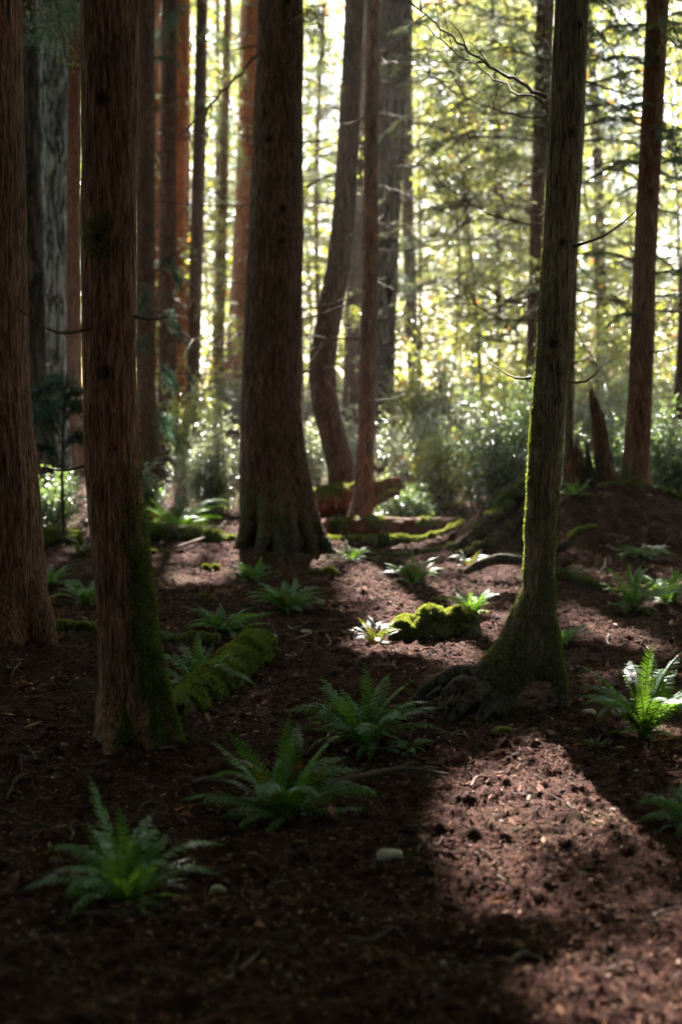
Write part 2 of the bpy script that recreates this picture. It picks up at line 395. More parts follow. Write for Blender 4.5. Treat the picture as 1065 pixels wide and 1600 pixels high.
# ------------------------------------------------------------------ ground
def axis(parts):
    out = []
    for a, b, n in parts: out.append(np.linspace(a, b, n, endpoint=False))
    return np.concatenate(out + [[parts[-1][1]]])
xs = axis([(-500, -60, 10), (-60, -12, 30), (-12, -4, 60), (-4, -1.6, 110), (-1.6, 1.6, 250), (1.6, 4, 110), (4, 12, 60), (12, 60, 30), (60, 500, 10)])
ys = axis([(-200, -10, 10), (-10, 2.2, 40), (2.2, 7, 340), (7, 12, 220), (12, 20, 180), (20, 40, 110), (40, 100, 40), (100, 900, 16)])
X, Y = np.meshgrid(xs, ys); Z = H(X, Y)
g = Geo(); nx, ny = len(xs), len(ys)
i = np.arange(ny - 1)[:, None] * nx; j = np.arange(nx - 1)[None]
g.add(np.stack([X, Y, Z], -1), np.stack([i + j, i + j + 1, i + nx + j + 1, i + nx + j], -1).reshape(-1, 4))
tag(obj('ground', g.mesh('ground'), M['ground']), kind='structure')

def litter():
    r = rng(5); g = Geo()
    # wood chips and bark flakes
    n = 190000
    y = 2.6 * (22 / 2.6) ** (r.random(n) ** 0.95); x = r.uniform(-1, 1, n) * (0.30 * y + 0.7)
    z = H(x, y) + 0.003
    sz = r.lognormal(-4.55, 0.45, n) * (0.50 + 0.07 * y)
    th = r.uniform(0, 2 * np.pi, n); D = np.stack([np.cos(th), np.sin(th), r.normal(0, .22, n)], -1)
    U = nrm(np.stack([r.normal(0, .6, n), r.normal(0, .6, n), np.ones(n)], -1))
    v, f = leaves(np.stack([x, y, z], -1), D, U, sz * 2.0, sz * r.uniform(.35, .9, n), 0.12); g.add(v, f)
    # needles and fine twigs
    n = 40000
    y = 2.6 * (20 / 2.6) ** r.random(n); x = r.uniform(-1, 1, n) * (0.30 * y + 0.7); z = H(x, y) + 0.006
    th = r.uniform(0, 2 * np.pi, n); D = np.stack([np.cos(th), np.sin(th), r.normal(0, .15, n)], -1)
    L = r.uniform(.02, .07, n); v, f = leaves(np.stack([x, y, z], -1), D, np.tile([0, 0, 1.0], (n, 1)), L, 0.0028 + 0 * L, 0.3); g.add(v, f)
    return g
tag(obj('forest_litter', litter().mesh('forest_litter', False), M['litter']), kind='stuff')
print('ground', time.time() - T0)

# ------------------------------------------------------------------ trees
def bark_disp(v, n, kind, amp, seed, iso=None):
    if kind == 'fir':
        q = v * np.array([1, 1, 0.25]); a = 1 - np.abs(2 * fbm(q * 11, 2, seed) - 1); b = fbm(q * 30, 2, seed + 4)
        d = -(a ** 5) * 1.0 + 0.3 * b
    else:
        q = v * np.array([1, 1, 0.08]); a = 1 - np.abs(2 * fbm(q * 36, 3, seed, 0.65) - 1); q2 = v * np.array([1, 1, 0.3]); b = fbm(q2 * 7, 2, seed + 5)
        d = 1.9 * (a - .75) + 1.3 * (b - .5)
        if iso is not None: d = d * (1 - iso) + iso * 1.8 * (fbm(v * 24, 3, seed + 9) - .5)
    return v + n * (d * amp)[:, None]
def knotify(v, n, knots, seed):
    dark = np.zeros(len(v))
    for (c, rad) in knots:
        d = np.linalg.norm((v - c) * np.array([1, 1, 0.8]), axis=1) / rad
        ring = np.exp(-((d - 1.0) / 0.45) ** 2); v = v + n * (ring * rad * 0.22)[:, None]
        core = np.exp(-(d / 0.62) ** 2); v = v - n * (core * rad * 0.20)[:, None]
        dark = np.maximum(dark, np.exp(-(d / 0.75) ** 4) * 0.95)
    return v, dark
ALLTREES = []; TREEINFO = []
def tree(name, label, pts, Y, mat, kind='cedar', top=17, moss=None, knots=(), roots=(), flare=0.3, fh=0.35, amp=0.007, seed=1, vox=None, group=None, taper=0.035, cat='tree', branches=(), fuzz=None, tuft=0, crown=True, cr=None, crh=None, crm=None, crn=42, stubs=6, corestop=False, longs=0):
    """pts: (px, py, width_px) from the top of the frame down to the foot"""
    C = [at_d(px, py, Y) for px, py, w in pts]; R = [w / 2 * Y / FPX for px, py, w in pts]
    C = C[::-1]; R = R[::-1]; foot = C[0].copy(); gx = float(hbase(foot[0], foot[1])); fz = C[0][2]; C[0][2] = gx if not corestop else fz
    if C[1][2] - C[0][2] < .05: C.pop(1); R.pop(1)
    base = np.array([C[0][0], C[0][1], gx])
    C.insert(0, C[0] - np.array([0, 0, 0.35 if not corestop else .05])); R.insert(0, R[0] * (1 if not corestop else .8))
    vis = C[-1][2] + 0.6
    lean = (C[-1] - C[-3]) / (C[-1][2] - C[-3][2]); r0 = R[-1]
    hs = [vis, vis + 2.5, vis + 6, top] if top > vis + 7 else [vis, vis + 3, max(top, vis + 5)]
    for h in hs:
        k = min(h - C[-1][2], 3); C.append(C[-1] + lean * np.array([1, 1, 0]) * k + np.array([0, 0, h - C[-1][2]]))
        R.append(max(0.03, r0 * (1 - taper * (h - vis + .6))))
    root = thing(name, label, cat, base, group)
    seg = int(np.clip(R[2] * 2 * np.pi / 0.008 if Y < 18 else R[2] * 2 * np.pi / 0.02, 24, 220)); step = 0.03 if Y < 12 else 0.06
    Cn = np.array(C); Rn = np.array(R)
    nvis = Cn[:, 2] <= vis + 0.01
    P1, R1 = smooth_path(Cn[nvis], max(20, int((vis - gx + .35) / step)), Rn[nvis])
    hrel = P1[:, 2] - gx
    a = np.linspace(0, 2 * np.pi, seg, endpoint=False)
    lob = 0.5 + 0.5 * np.sin(a * 3 + seed * 1.7) * np.cos(a * 2 + seed)
    fl = flare * np.exp(-np.clip(hrel, 0, None) / fh)[:, None] * (0.35 + lob[None])
    RR = R1[:, None] * (1 + fl)
    g = Geo(); gadd(g, tube(P1, RR, seg))
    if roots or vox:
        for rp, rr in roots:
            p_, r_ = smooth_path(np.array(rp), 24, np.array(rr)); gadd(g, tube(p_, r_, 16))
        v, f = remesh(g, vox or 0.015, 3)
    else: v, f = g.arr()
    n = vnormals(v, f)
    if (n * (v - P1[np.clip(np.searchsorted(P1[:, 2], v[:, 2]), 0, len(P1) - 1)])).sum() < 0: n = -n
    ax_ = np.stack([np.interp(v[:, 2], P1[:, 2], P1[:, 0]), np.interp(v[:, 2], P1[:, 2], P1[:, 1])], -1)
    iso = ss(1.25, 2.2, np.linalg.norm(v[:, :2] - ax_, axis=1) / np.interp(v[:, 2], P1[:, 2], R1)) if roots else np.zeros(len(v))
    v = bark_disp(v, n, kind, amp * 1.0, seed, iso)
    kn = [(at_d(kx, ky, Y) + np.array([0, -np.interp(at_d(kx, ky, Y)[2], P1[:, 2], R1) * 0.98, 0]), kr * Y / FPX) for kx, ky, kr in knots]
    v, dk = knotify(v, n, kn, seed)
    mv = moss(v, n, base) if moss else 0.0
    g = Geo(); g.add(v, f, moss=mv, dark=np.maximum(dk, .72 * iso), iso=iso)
    P2, R2 = smooth_path(Cn[-len(hs) - 1:], 24, Rn[-len(hs) - 1:])
    gadd(g, tube(P2, R2 * 0.99, 20))
    obj('trunk', g.mesh('trunk', True, True), M[mat], root)
    if fuzz:
        r = rng(seed + 90); mva = np.broadcast_to(mv, (len(v),)); q_ = f.copy(); q_[q_[:, 3] < 0, 3] = q_[q_[:, 3] < 0, 2]; fm = mva[q_].mean(1) ** 1.5
        fp, fn = sample(v, f, fuzz[0], r, lambda c, nn: (fm * (.3 + 1.4 * (vnoise(c * 14, 3) > .45)) * (c[:, 2] > .02) * (nn[:, 1] < .6 if True else 1)))
        if len(fp):
            out = nrm((fp - np.array([np.interp(fp[:, 2], P1[:, 2], P1[:, 0]), np.interp(fp[:, 2], P1[:, 2], P1[:, 1]), fp[:, 2]]).T) * np.array([1, 1, .2]) + 1e-6)
            gm = Geo(); gm.add(*blades(fp, out, r, fuzz[2], fuzz[2] * 0.28)); obj('moss', gm.mesh('moss', False), M['moss'], root)
    r = rng(seed + 7)
    for (bp, br) in branches:
        obj('dead_branch', branch_geo(np.array(bp), br, r), M['twig'], root)
    for kk in range(longs):
        h = r.uniform(gx + 2.2, vis + 1.0); c = np.array([np.interp(h, P1[:, 2], P1[:, 0]), np.interp(h, P1[:, 2], P1[:, 1]), h]); sgn = -1 if r.random() < .7 else 1
        L = r.uniform(1.2, 3.2); d = nrm(np.array([sgn * r.uniform(.6, 1), -r.uniform(.1, .8), 0])); e = r.uniform(-.35, .15)
        obj('dead_branch', branch_geo(np.array([c, c + d * L * .45 + [0, 0, L * (e * .45 - .03)], c + d * L + [0, 0, L * (e + r.uniform(-.05, .22))]]), .015, r, 16, .38), M['twig'], root)
    if stubs:
        for k in range(stubs):
            g = Geo()
            h = r.uniform(gx + 1.2, vis); c = np.array([np.interp(h, P1[:, 2], P1[:, 0]), np.interp(h, P1[:, 2], P1[:, 1]), h]); rr = np.interp(h, P1[:, 2], R1)
            th = r.uniform(0, 2 * np.pi); d = np.array([math.cos(th), math.sin(th) * .8, r.uniform(-.1, .35)]); L = r.uniform(.08, .45) * (1 + Y / 30)
            pp = np.array([c + d * rr * .8, c + d * (rr + L * .5) + [0, 0, -.02], c + d * (rr + L) + [0, 0, r.uniform(-.06, .1)]])
            gadd(g, tube(smooth_path(pp, 7), np.linspace(.007, .002, 7) * (1 + Y / 25), 5))
            obj('dead_twig', g.mesh('dead_twig'), M['twig'], root)
    if crown:
        crown_for(root, base, P2, vis, top, cr or 3.2, crm or 'needle', seed, crn, crh)
    TREEINFO.append((base[0], base[1], vis, root, top)); ALLTREES.append((base[0], base[1], R[1]))
    return root
def branch_geo(P, r0, r, side=10, sidelen=0.30):
    g = Geo(); n = 26
    p = smooth_path(P, n); L = np.linalg.norm(np.diff(p, axis=0), axis=1).sum()
    p[1:-1] += r.normal(0, 0.004 * L, (n - 2, 3)); gadd(g, tube(p, np.linspace(r0, r0 * .25, n), 6))
    for k in range(side):
        i = r.integers(5, n - 2); t = nrm(p[i + 1] - p[i - 1]); s = nrm(np.cross(t, r.normal(size=3))); d = nrm(t * .8 + s * .7 + np.array([0, 0, r.uniform(-.3, .2)]))
        l = L * sidelen * r.uniform(.35, 1.1) * (1 - .5 * i / n)
        q = np.array([p[i], p[i] + d * l * .5 + [0, 0, .015], p[i] + d * l + np.array([0, 0, r.uniform(-.10, .08)]) * l * 2])
        q = smooth_path(q, 9); gadd(g, tube(q, np.linspace(r0 * .45, r0 * .12, 9), 4))
        for m in range(3):
            j = r.integers(2, 8); d2 = nrm(d + r.normal(size=3) * .7); q2 = np.array([q[j], q[j] + d2 * l * .35 * r.uniform(.5, 1.2)]); gadd(g, tube(q2, np.array([r0 * .2, r0 * .08]), 3))
    return g.mesh('dead_branch')
def sprays(centers, dirs, r, k, L, W, spread, droop=0.25, cullq=False):
    """flat drooping sprays of short needled twigs around each centre"""
    n = len(centers); c = np.repeat(centers, k, 0); d = np.repeat(nrm(dirs), k, 0); N = n * k
    side = nrm(np.cross(d, np.tile([0, 0, 1.0], (N, 1)))); u = r.random(N) ; s = r.choice([-1, 1], N)
    p = c + d * (u * spread)[:, None] + side * (s * r.random(N) * spread * .4 * (1 - .6 * u))[:, None]; p[:, 2] -= droop * spread * u * u + r.random(N) * .05 * spread
    D = nrm(d * .7 + side * (s * r.uniform(.3, 1.1, N))[:, None] + np.array([0, 0, -1]) * r.uniform(0, .6, N)[:, None] + r.normal(0, .15, (N, 3)))
    U = nrm(np.stack([r.normal(0, .4, N), r.normal(0, .4, N), np.ones(N)], -1))
    if cullq: kk = ~cull(p, r); p, D, U = p[kk], D[kk], U[kk]; N = len(p)
    return diamonds(p, D, U, L * r.uniform(.5, 1.3, N), W * r.uniform(.6, 1.3, N), .1)
def crownobj(name, g, gb, mat, root):
    n0 = sum(len(q) for q in g.f); v, f = gb.arr(); g.add(v, np.where(f < 0, -10**8, f)); me = g.mesh(name, False); idx = np.zeros(len(me.polygons), np.int32); idx[n0:] = 1
    me.materials.append(M[mat]); me.materials.append(M['twig']); me.polygons.foreach_set('material_index', idx); return obj(name, me, None, root)
def crown_for(root, base, P2, h0, h1, R, mat, seed, nb, crh=None, k=22, L=.07, W=.020, pts=24, docull=True, name='crown'):
    r = rng(seed * 13 + 5); g = Geo(); lo = crh if crh is not None else h0 + 0.3; gb = Geo()
    hb = lo + (h1 - lo) * r.random(nb) ** 0.9
    cx = np.interp(hb, P2[:, 2], P2[:, 0]); cy = np.interp(hb, P2[:, 2], P2[:, 1])
    CC, DD = [], []
    for i in range(nb):
        th = r.uniform(0, 2 * np.pi); l = R * (1 - .65 * (hb[i] - lo) / (h1 - lo + .1)) * r.uniform(.6, 1.15)
        t = np.sort(r.uniform(.12, 1, pts)); dr = r.uniform(.15, .4)
        z = hb[i] + l * (.22 * t - dr * t * t)
        w = r.normal(0, .10, pts) * l * t; ax = np.array([math.cos(th), math.sin(th)]); sx = np.array([-ax[1], ax[0]])
        xy = np.array([cx[i], cy[i]]) + t[:, None] * l * ax + w[:, None] * sx
        CC.append(np.column_stack([xy, z])); sgn = r.choice([-1, 1], pts)[:, None]
        DD.append(np.column_stack([ax + sgn * sx * r.uniform(.2, 1, (pts, 1)), -r.uniform(0.05, .5, (pts, 1))]))
        tt = np.linspace(0, 1, 8); bp = np.column_stack([cx[i] + tt * l * ax[0], cy[i] + tt * l * ax[1], hb[i] + l * (.22 * tt - dr * tt * tt)])
        if docull and cull(bp[3:], r).mean() > .5: bp = bp[:4]
        gadd(gb, tube(bp, np.linspace(.006 * l + .004, .004, len(bp)), 5))
    CC = np.concatenate(CC); DD = np.concatenate(DD)
    if docull: kk = ~cull(CC, r)
    else: kk = ((CC[:, 2] < 1.5 + .31 * CC[:, 1]) | (r.random(len(CC)) < .10)) & ~cull(CC, r, False) & (fbm(CC * np.array([.55, .3, .7]), 3, 61) > .38)
    CC, DD = CC[kk], DD[kk]
    if len(CC): g.add(*sprays(CC, DD, r, k, L, W, .5, cullq=docull))
    crownobj(name, g, gb, mat, root)

def moss_side(dirx, hmax, amt=1.0, seed=0):
    def fn(v, n, base):
        h = v[:, 2] - base[2]; s = n[:, 0] * dirx * .5 + .5
        return np.clip(amt * (s ** 1.3) * (1 - ss(hmax * .25, hmax, h)) * (0.55 + 0.9 * fbm(v * np.array([3, 3, 1.2]), 3, seed + 40)), 0, 1)
    return fn
def fuzz_side(dirx, hmax, thr=0.1, seed=0):
    def fn(c, n, base):
        h = c[:, 2] - base[2]; s = n[:, 0] * dirx
        return (s > thr) * np.clip(1 - h / hmax, 0, 1) * (vnoise(c * 9, seed) > .35) * (n[:, 1] < .7) * (h > 0)
    return fn
def roots_px(L, Y):
    out = []
    for chain in L:
        pp = []; rr = []
        for (px, py, w, dy) in chain:
            p = at_d(px, py, Y + dy); pp.append(p); rr.append(w / 2 * Y / FPX)
        out.append((pp, rr))
    return out
YT1, YT2, YT8, YT12 = 8.7, 6.2, 15.2, 6.95
# --- near trees
tree('cedar_tree', 'reddish brown fibrous trunk cut off by the left edge, its root foot in shade',
     [(-28, 0, 118), (-22, 300, 120), (-14, 600, 120), (-2, 800, 128), (4, 940, 134), (6, 1030, 140)], YT1, 'cedar_red', seed=3, amp=.012, flare=.10, fh=.3, vox=.012,
     roots=roots_px([[(40, 900, 60, -.05), (62, 965, 46, -.12), (82, 1022, 30, -.2), (100, 1045, 18, -.3)], [(0, 930, 90, -.1), (10, 1000, 60, -.25), (24, 1060, 30, -.4)]], YT1), cr=4.6, crn=60, stubs=3)
tree('cedar_tree', 'reddish left foreground trunk with dark knots and green moss down its right foot',
     [(172, 0, 88), (171, 200, 86), (170, 400, 84), (172, 600, 82), (182, 800, 87), (192, 900, 88), (200, 1000, 90), (208, 1090, 100), (212, 1180, 116)], YT2, 'cedar_red', seed=5, amp=.007, flare=.22, fh=.2, vox=.009,
     moss=lambda v, n, b: np.clip(1.25 * moss_side(1, 1.5, 1, 2)(v, n, b) * ss(-.1, .5, n[:, 0]) + .7 * np.exp(-np.linalg.norm((v - at_d(152, 365, YT2 - .12)) * np.array([1, 1, .7]), axis=1) ** 2 / .006), 0, 1),
     knots=[(166, 165, 12), (160, 378, 11), (172, 583, 13), (206, 268, 7), (203, 460, 7), (150, 52, 8), (190, 70, 6), (186, 700, 7)],
     roots=roots_px([[(222, 1020, 60, -.02), (248, 1090, 40, -.05), (272, 1150, 26, -.12), (292, 1185, 14, -.2)], [(190, 1080, 70, -.03), (182, 1150, 52, -.15), (176, 1205, 30, -.28)], [(175, 1090, 50, 0), (160, 1160, 34, .0), (140, 1200, 20, -.05)], [(225, 1090, 56, -.05), (236, 1160, 44, -.16), (246, 1205, 28, -.28)]], YT2),
     fuzz=(16000, fuzz_side(1, 1.0, .05, 4), .016), cr=4.8, crn=64, stubs=3)
tree('cedar_tree', 'stout dark ridged trunk in the middle distance with buttress roots at its right',
     [(439, 0, 68), (434, 200, 76), (430, 400, 84), (424, 600, 90), (423, 700, 94), (425, 780, 98), (432, 868, 104)], YT8, 'cedar', seed=8, amp=.017, flare=.12, fh=.4, vox=.017,
     moss=moss_side(-1, 1.1, .75, 8), knots=[(415, 185, 9), (423, 225, 8), (443, 333, 9), (462, 168, 6), (440, 382, 7), (449, 11, 8), (402, 318, 5), (466, 40, 6), (470, 105, 5)],
     roots=roots_px([[(446, 640, 46, -.02), (470, 760, 36, -.22), (496, 832, 24, -.38), (526, 874, 12, -.6)], [(432, 690, 44, -.12), (448, 800, 30, -.42), (462, 878, 17, -.8), (468, 892, 8, -1.1)], [(450, 700, 40, -.08), (474, 806, 26, -.34), (492, 868, 15, -.6), (500, 884, 8, -.8)],
                     [(404, 740, 44, -.08), (388, 822, 28, -.3), (368, 872, 14, -.5)], [(418, 740, 40, -.16), (416, 820, 26, -.44), (402, 880, 14, -.8)], [(436, 740, 40, -.18), (434, 830, 22, -.5), (440, 886, 12, -.95)]], YT8),
     cr=4.2, crn=70, stubs=7,
     branches=[([at_d(404, 85, 14.9), at_d(355, 135, 14.4), at_d(300, 192, 13.8), at_d(214, 276, 13.0)], .016)])
def rootsT12():
    Y = YT12
    return roots_px([[(838, 930, 50, 0), (800, 1020, 62, .0), (765, 1062, 66, -.03), (735, 1085, 58, -.06), (712, 1112, 40, -.1)],
        [(832, 960, 56, 0), (808, 1035, 58, -.06), (785, 1080, 50, -.12), (770, 1118, 40, -.18)],
        [(845, 960, 46, 0), (862, 1030, 34, -.04), (875, 1080, 22, -.08), (881, 1125, 14, -.12)],
        [(760, 1060, 40, -.06), (712, 1052, 24, -.12), (676, 1068, 17, -.20), (645, 1096, 12, -.26), (608, 1122, 7, -.34)],
        [(760, 1075, 30, -.15), (728, 1098, 20, -.26), (706, 1122, 12, -.32), (680, 1142, 6, -.36)],
        [(775, 1090, 26, -.18), (752, 1118, 18, -.26), (742, 1142, 9, -.3)], [(720, 1068, 22, -.1), (690, 1078, 14, -.14), (655, 1100, 9, -.16), (632, 1112, 5, -.2)],
        [(878, 1105, 12, -.1), (892, 1122, 9, -.14), (915, 1136, 5, -.2)],
        [(745, 1075, 30, -.12), (712, 1068, 18, -.25), (694, 1090, 15, -.3), (688, 1128, 12, -.33)]], Y)
tree('hemlock_tree', 'leaning mossy trunk on arched stilt roots at right, rimmed with sunlit moss',
     [(893, 0, 50), (880, 250, 50), (866, 500, 52), (852, 700, 53), (843, 850, 48), (841, 940, 50), (840, 1000, 58), (832, 1045, 62)], YT12, 'mossbark', seed=12, amp=.0055, flare=.0, fh=.3, vox=.008,
     moss=lambda v, n, b: (1 - .7 * ss(.0, .12, .80 - v[:, 0]) * (v[:, 2] < .6)) * np.clip(.42 * moss_side(-1, 3.2, 1, 5)(v, n, b) + .34 * moss_side(1, 2.8, 1, 6)(v, n, b) + .42 * np.exp(-np.clip(v[:, 2] - .2, 0, 9) / .22) * (v[:, 2] > .12) * (v[:, 0] > .72), 0, .8),
     knots=[(869, 145, 8), (888, 212, 9), (874, 382, 8), (859, 538, 11), (901, 45, 7), (872, 618, 7), (903, 152, 6)],
     roots=rootsT12(), corestop=True, fuzz=(26000, lambda c, n, b: ((np.abs(n[:, 0]) > .25) * np.clip(1.25 - (c[:, 2]) / 2.9, .0, 1) * (vnoise(c * 12, 3) > .38) + 1.6 * (c[:, 2] < .55) * (n[:, 1] < .2) * (vnoise(c * 10, 8) > .4)) * (c[:, 2] > .02) * (c[:, 0] > .72), .012), cr=4.4, crn=64, stubs=3,
     branches=[([at_d(852, 152, 7.3), at_d(790, 118, 7.6), at_d(715, 66, 8.0), at_d(632, -6, 8.4)], .011), ([at_d(846, 160, 7.3), at_d(770, 122, 8.0), at_d(680, 55, 8.6), at_d(585, -12, 9.2)], .007)])
# the root arch is open: the trunk core was built to stop above it; the hollow is left by the roots themselves
# --- middle distance
tree('hemlock_tree', 'trunk bent like a bow near its foot, left of the slim straight one',
     [(554, 0, 28), (545, 200, 31), (530, 400, 36), (515, 490, 38), (505, 560, 40), (506, 620, 41), (520, 680, 40), (532, 730, 42), (536, 775, 48)], 19.5, 'cedar', seed=15, amp=.012, flare=.2, fh=.2, moss=moss_side(-1, 1.5, .7, 1), cr=3.2, stubs=12,
     branches=[([at_d(528, 315, 19.4), at_d(500, 318, 19), at_d(470, 330, 18.6)], .014), ([at_d(528, 350, 19.4), at_d(500, 348, 19), at_d(468, 353, 18.6)], .011), ([at_d(515, 447, 19.4), at_d(490, 445, 19), at_d(465, 449, 18.6)], .009)])
tree('hemlock_tree', 'slim straight young trunk whose foot sweeps left onto the sunlit mossy logs',
     [(584, 0, 19), (580, 200, 22), (578, 400, 24), (573, 600, 25), (570, 720, 27), (567, 780, 33), (560, 822, 42)], 17.2, 'cedar_red', seed=16, amp=.006, flare=.35, fh=.12, cr=2.6, stubs=26, longs=5,
     roots=roots_px([[(562, 770, 16, 0), (552, 805, 12, -.05), (538, 826, 8, -.1)]], 17.2), vox=.012,
     branches=[([at_d(590, 92, 17.2), at_d(640, 105, 16.6), at_d(720, 135, 15.8), at_d(835, 162, 14.8)], .011), ([at_d(590, 52, 17.2), at_d(622, 68, 17), at_d(640, 60, 16.8)], .008),
               ([at_d(588, 290, 17.2), at_d(640, 306, 16.6), at_d(700, 336, 16), at_d(770, 372, 15.2)], .010), ([at_d(586, 390, 17.2), at_d(650, 388, 16.6), at_d(725, 350, 16), at_d(785, 282, 15.4)], .009),
               ([at_d(585, 440, 17.2), at_d(640, 460, 16.6), at_d(720, 466, 16)], .009), ([at_d(570, 415, 17.2), at_d(553, 402, 17), at_d(545, 395, 16.8)], .007), ([at_d(590, 178, 17.2), at_d(660, 190, 16.4), at_d(760, 230, 15.5)], .009)])
tree('fir_tree', 'wide dark trunk with deeply plated bark rising behind the slim young trunk',
     [(617, 0, 46), (610, 200, 42), (603, 400, 38), (599, 600, 34), (597, 724, 38)], 26.5, 'fir_dark', 'fir', seed=17, amp=.035, flare=.3, cr=4, top=26, stubs=8, longs=7)
tree('fir_tree', 'narrow reddish trunk seen in the gap between the bowed trunk and the slim one',
     [(572, 0, 16), (566, 200, 20), (555, 400, 24), (548, 640, 28), (546, 680, 30)], 31, 'cedar', seed=18, amp=.01, cr=3, top=24, stubs=6)
tree('cedar_tree', 'smooth reddish brown trunk at the far right standing on the dark soil mound',
     [(1027, 0, 33), (1017, 200, 33), (1007, 400, 34), (1000, 600, 37), (994, 720, 40), (992, 790, 48)], 15.0, 'cedar_red', seed=19, amp=.006, flare=.12, moss=moss_side(-1, .5, .9, 3), cr=3.6, stubs=5, knots=[(1012, 300, 5), (1022, 95, 5), (1000, 480, 5), (996, 640, 5)],
     branches=[([at_d(1043, 60, 15), at_d(1058, 72, 14.6), at_d(1085, 96, 14)], .014), ([at_d(1043, 34, 15), at_d(1062, 38, 14.6), at_d(1085, 36, 14)], .01)])
tree('hemlock_tree', 'thin dark pole of a trunk close behind the leaning mossy one',
     [(913, 0, 13), (906, 200, 13), (896, 400, 12), (890, 600, 13), (886, 760, 16)], 15.8, 'mossbark', seed=20, amp=.004, cr=2.4, stubs=8, longs=8,
     branches=[([at_d(896, 400, 15.8), at_d(912, 425, 15.4), at_d(940, 455, 15)], .008), ([at_d(893, 500, 15.8), at_d(915, 545, 15.4), at_d(945, 585, 15)], .009)])
tree('hemlock_tree', 'softly blurred brown trunk just left of the leaning mossy one, with long bare boughs',
     [(852, 0, 27), (845, 200, 26), (838, 400, 24), (833, 560, 22), (830, 720, 24)], 23, 'brown', seed=21, amp=.01, cr=3.4, crh=5.0, stubs=20, top=19, longs=26,
     branches=[([at_d(830, 288, 23), at_d(760, 300, 21.6), at_d(640, 352, 20)], .020), ([at_d(830, 316, 23), at_d(740, 345, 21.6), at_d(640, 432, 20)], .016), ([at_d(828, 352, 23), at_d(760, 368, 21.6), at_d(690, 392, 20), at_d(636, 400, 19)], .014),
               ([at_d(826, 385, 23), at_d(750, 405, 21.6), at_d(690, 470, 20)], .014), ([at_d(826, 460, 23), at_d(750, 498, 21.6), at_d(652, 500, 20)], .016), ([at_d(838, 60, 23), at_d(760, 30, 21.6), at_d(690, 60, 20)], .016),
               ([at_d(836, 120, 23), at_d(780, 170, 21.6), at_d(700, 190, 20)], .014), ([at_d(834, 210, 23), at_d(780, 190, 21.6), at_d(720, 240, 20)], .014)])
tree('cedar_tree', 'dark leaning trunk partly cut off by the right edge above the soil mound',
     [(1092, 0, 24), (1080, 300, 24), (1068, 560, 24), (1056, 700, 27), (1050, 770, 32)], 20.5, 'cedar', seed=22, amp=.01, cr=3.4)
tree('cedar_tree', 'dark brown trunk squeezed between the left edge trunk and the grey barked one',
     [(40, 0, 34), (48, 300, 36), (57, 600, 40), (68, 720, 52), (74, 790, 60)], 19.5, 'fir_dark', 'fir', seed=23, amp=.02, flare=.4, cr=3.6)
tree('fir_tree', 'pale grey trunk with cracked plated bark at the upper left',
     [(80, 0, 52), (81, 200, 47), (84, 400, 38), (86, 600, 36), (90, 770, 44)], 22, 'fir', 'fir', seed=24, amp=.03, flare=.3, top=24, cr=4)
tree('cedar_tree', 'reddish trunk right of the pale grey one, half hidden by the foreground trunk',
     [(114, 0, 30), (113, 300, 27), (114, 600, 30), (118, 745, 42)], 24.5, 'cedar_red', seed=25, amp=.015, flare=.4, cr=3.6)
tree('dying_tree', 'ragged dying trunk with pale peeled patches beside the left foreground trunk',
     [(228, 0, 28), (227, 300, 29), (228, 600, 29), (232, 748, 38)], 24, 'brown', seed=26, amp=.02, flare=.3, cr=2.5, crn=16, stubs=14)
tree('cedar_tree', 'narrow orange sunlit trunk behind the ragged dying one',
     [(246, 0, 12), (244, 400, 13), (240, 600, 14), (240, 700, 18)], 34, 'cedar_suntint', seed=27, amp=.01, cr=3, top=20)
tree('cedar_tree', 'left trunk of the close brown pair standing left of centre',
     [(265, 0, 24), (263, 300, 25), (262, 600, 27), (262, 712, 36)], 28, 'cedar', seed=28, amp=.015, flare=.3, cr=3.2)
tree('cedar_tree', 'right trunk of the close brown pair with glowing bark tinted sunlit orange along its edge',
     [(284, 0, 22), (281, 300, 21), (279, 600, 22), (279, 700, 28)], 29.5, 'cedar_suntint', seed=29, amp=.012, cr=3.2)
tree('cedar_tree', 'thin orange trunk glowing just right of the brown pair',
     [(293, 0, 10), (291, 300, 12), (290, 600, 13), (290, 684, 16)], 36, 'cedar_suntint', seed=30, amp=.01, cr=3, top=20)
tree('cedar_tree', 'slender brown trunk standing alone between the close pair and the orange trunk',
     [(316, 0, 17), (312, 200, 20), (307, 400, 21), (302, 600, 20), (299, 705, 26)], 28.5, 'brown', seed=31, amp=.008, cr=3.2, stubs=12, longs=6,
     branches=[([at_d(318, 205, 28.4), at_d(350, 240, 27), at_d(384, 292, 26)], .020), ([at_d(305, 560, 28.4), at_d(340, 600, 27), at_d(386, 628, 26)], .022), ([at_d(316, 90, 28.4), at_d(350, 60, 27), at_d(395, 52, 26)], .018)])
tree('fir_tree', 'broad orange red sunlit trunk left of the stout dark one',
     [(392, 0, 30), (388, 200, 32), (380, 400, 33), (370, 560, 36), (364, 676, 42)], 34, 'cedar_suntint', seed=32, amp=.02, flare=.2, cr=4, top=24)
tree('hemlock_tree', 'greenish blurred trunk showing left of the orange red one',
     [(350, 250, 14), (345, 450, 16), (340, 680, 20)], 37, 'mossbark', seed=33, amp=.01, cr=3.2, top=18, crh=6)
print('trees', time.time() - T0)

